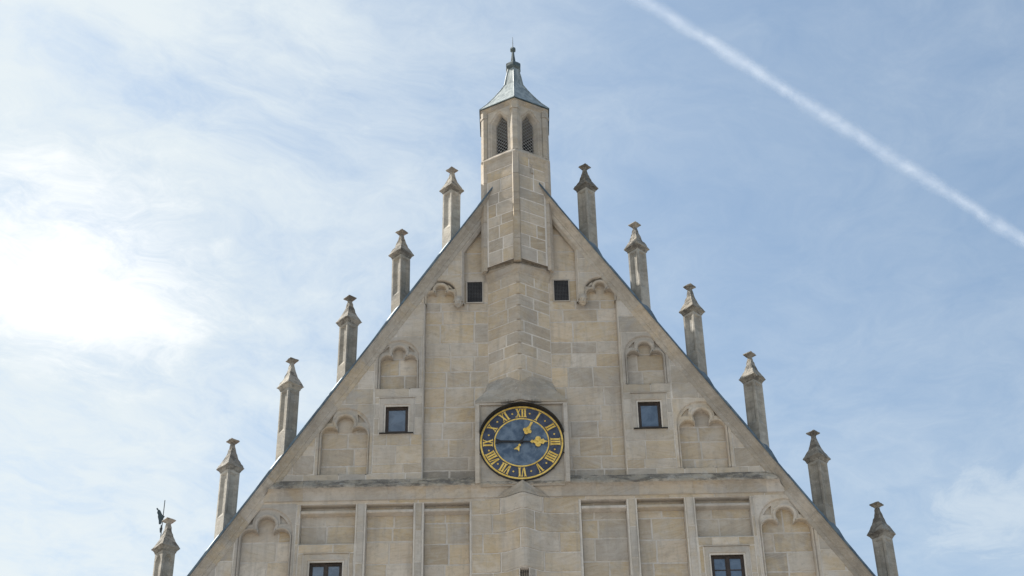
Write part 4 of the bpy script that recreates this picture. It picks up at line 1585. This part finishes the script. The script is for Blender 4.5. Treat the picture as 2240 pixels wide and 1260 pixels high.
def hand(kind, ang, y):
    """points along +z, then turned clockwise by ang"""
    y0, y1 = y - .012, y
    mb = MB()       # dark stem
    gb = MB()       # gilded head
    if kind == 'trefoil':
        flat(mb, [(-.022, -.12), (.022, -.12), (.020, .30), (-.020, .30)], y0, y1)
        for x, z in ((-.075, .42), (.075, .42), (0, .35), (0, .50)):
            blob_(gb, x, z, .068, .066, y0 - .008, y1)
        flat(gb, [(-.045, .53), (.045, .53), (.028, .62), (.04, .76), (-.04, .76), (-.028, .62)], y0 - .009, y1 - .001)
        flat(gb, [(-.028, -.12), (.028, -.12), (.045, -.17), (.02, -.20), (.095, -.37), (.0, -.33), (-.095, -.37), (-.02, -.20), (-.045, -.17)], y0 - .004, y1)
    else:
        flat(mb, [(-.034, -.03), (.034, -.03), (.024, .34), (-.024, .34)], y0, y1)
        flat(mb, [(-.12, -.83), (-.02, -.80), (.09, -.83), (.035, -.66), (.032, -.03), (-.032, -.03), (-.045, -.66)], y0 + .001, y1 + .001)
        flat(gb, [(-.03, .30), (0, .27), (.03, .30), (.065, .335), (.03, .37), (.02, .40), (-.02, .40), (-.03, .37), (-.065, .335)], y0 - .006, y1)
        blob_(gb, -.095, .52, .088, .088, y0 - .008, y1); blob_(gb, .095, .52, .088, .088, y0 - .008, y1)
        blob_(gb, 0, .44, .07, .07, y0 - .009, y1); blob_(gb, 0, .60, .075, .075, y0 - .009, y1)
        flat(gb, [(-.06, .57), (.06, .57), (.095, .69), (.04, .72), (.0, .84), (-.04, .72), (-.095, .69)], y0 - .010, y1 - .001)
    ca, sa = math.cos(-ang), math.sin(-ang)
    for q in (mb, gb):
        q.v = [(x * ca - z * sa, yy, x * sa + z * ca) for x, yy, z in q.v]
    o = cpart('clock_hand', mb, M['iron'])
    cpart('gilded_ornament', gb, M['gold'], o)
    return o


h1 = hand('trefoil', R_(26.5), -.075)
h1['label'] = 'shorter hand pointing at one with a gilded trefoil'
h2 = hand('fleur', R_(91), -.05)
h2['label'] = 'hand pointing at three with a gilded leaf'
mb = MB()
mb.bar((0, -.10, 0), (0, .0, 0), .05, 12)
cpart('hub', mb, M['iron'])

# ------------------------------------------------------------------ weather vane behind the lowest left pinnacle
vx, vyy = -11.84, 3.0
zroof = zr - RM * abs(vx - RX)
vane = empty('weather_vane', None, (vx, vyy, zroof))
tag(vane, 'thin dark weather vane with pennant rising behind the lowest left pinnacle', 'weather vane')
MB().bar((0, 0, -.1), (0, 0, 27.40 - zroof), .028, 8, .014).build('pole', M['vane'], vane)
pts = [(-.235, 27.12), (-.20, 27.10), (-.17, 27.05), (-.12, 27.03), (-.08, 26.96), (-.03, 26.86), (.055, 26.80), (.03, 26.76), (.01, 26.70), (-.02, 26.60), (-.05, 26.52), (-.11, 26.52), (-.13, 26.66), (-.17, 26.78), (-.17, 26.86), (-.21, 26.93), (-.20, 27.02), (-.25, 27.08)]
mb = MB()
f = [(x, -.012, z - zroof) for x, z in pts]; bk = [(x, .012, z - zroof) for x, z in pts]
mb.fill([f]); mb.fill([bk]); mb.strip(f, bk, True)
mb.build('pennant', M['vane'], vane)
MB().bar((-.02, 0, 26.35 - zroof), (-.02, 0, 26.22 - zroof), .05, 8, .03).bar((-.02, 0, 26.48 - zroof), (-.02, 0, 26.36 - zroof), .02, 8, .05).build('collar', M['vane'], vane)

# ------------------------------------------------------------------ contrail, high above
H = 1500.0
A = Vector((-0.18 + .109 * H, -46 + 1.007 * H, 1.6 + H))
B = Vector((-0.18 + .530 * H, -46 + 1.374 * H, 1.6 + H))
dirv = (B - A)
ln = dirv.length
dirv.normalize()
side = Vector((-dirv.y, dirv.x, 0))
org = A - dirv * ln * 2.5
n = 600
tot = ln * 6.5
rt = random.Random(3)
wob = [rt.uniform(-1, 1) for _ in range(n + 1)]
for _ in range(3):
    wob = [(wob[max(i - 1, 0)] + wob[i] + wob[min(i + 1, n)]) / 3 for i in range(n + 1)]
mb = MB()
for k, fr in enumerate((1.0, .88, .76, .64, .52, .38, .22)):
    rows = []
    ph = rt.uniform(0, 9)
    pj = [1 + .16 * rt.uniform(-1, 1) for _ in range(n + 1)]
    pj = [(pj[max(i - 1, 0)] + pj[i] + pj[min(i + 1, n)]) / 3 for i in range(n + 1)]
    for i in range(n + 1):
        x = tot * i / n
        r = (13.5 + 1.5 * i / n) * fr * pj[i] * (1 + .25 * wob[i])
        cy = wob[i] * 2.2
        rows.append([(x, cy + r * math.cos(2 * math.pi * q / 14), r * .8 * math.sin(2 * math.pi * q / 14)) for q in range(14)])
    mb.rings(rows)
tr = mb.build('contrail', M['trail'], None, smooth=True)
ang = math.atan2(dirv.y, dirv.x)
tr.location = org
tr.rotation_euler = (0, 0, ang)
tag(tr, 'long white contrail crossing the blue sky at upper right', 'contrail')
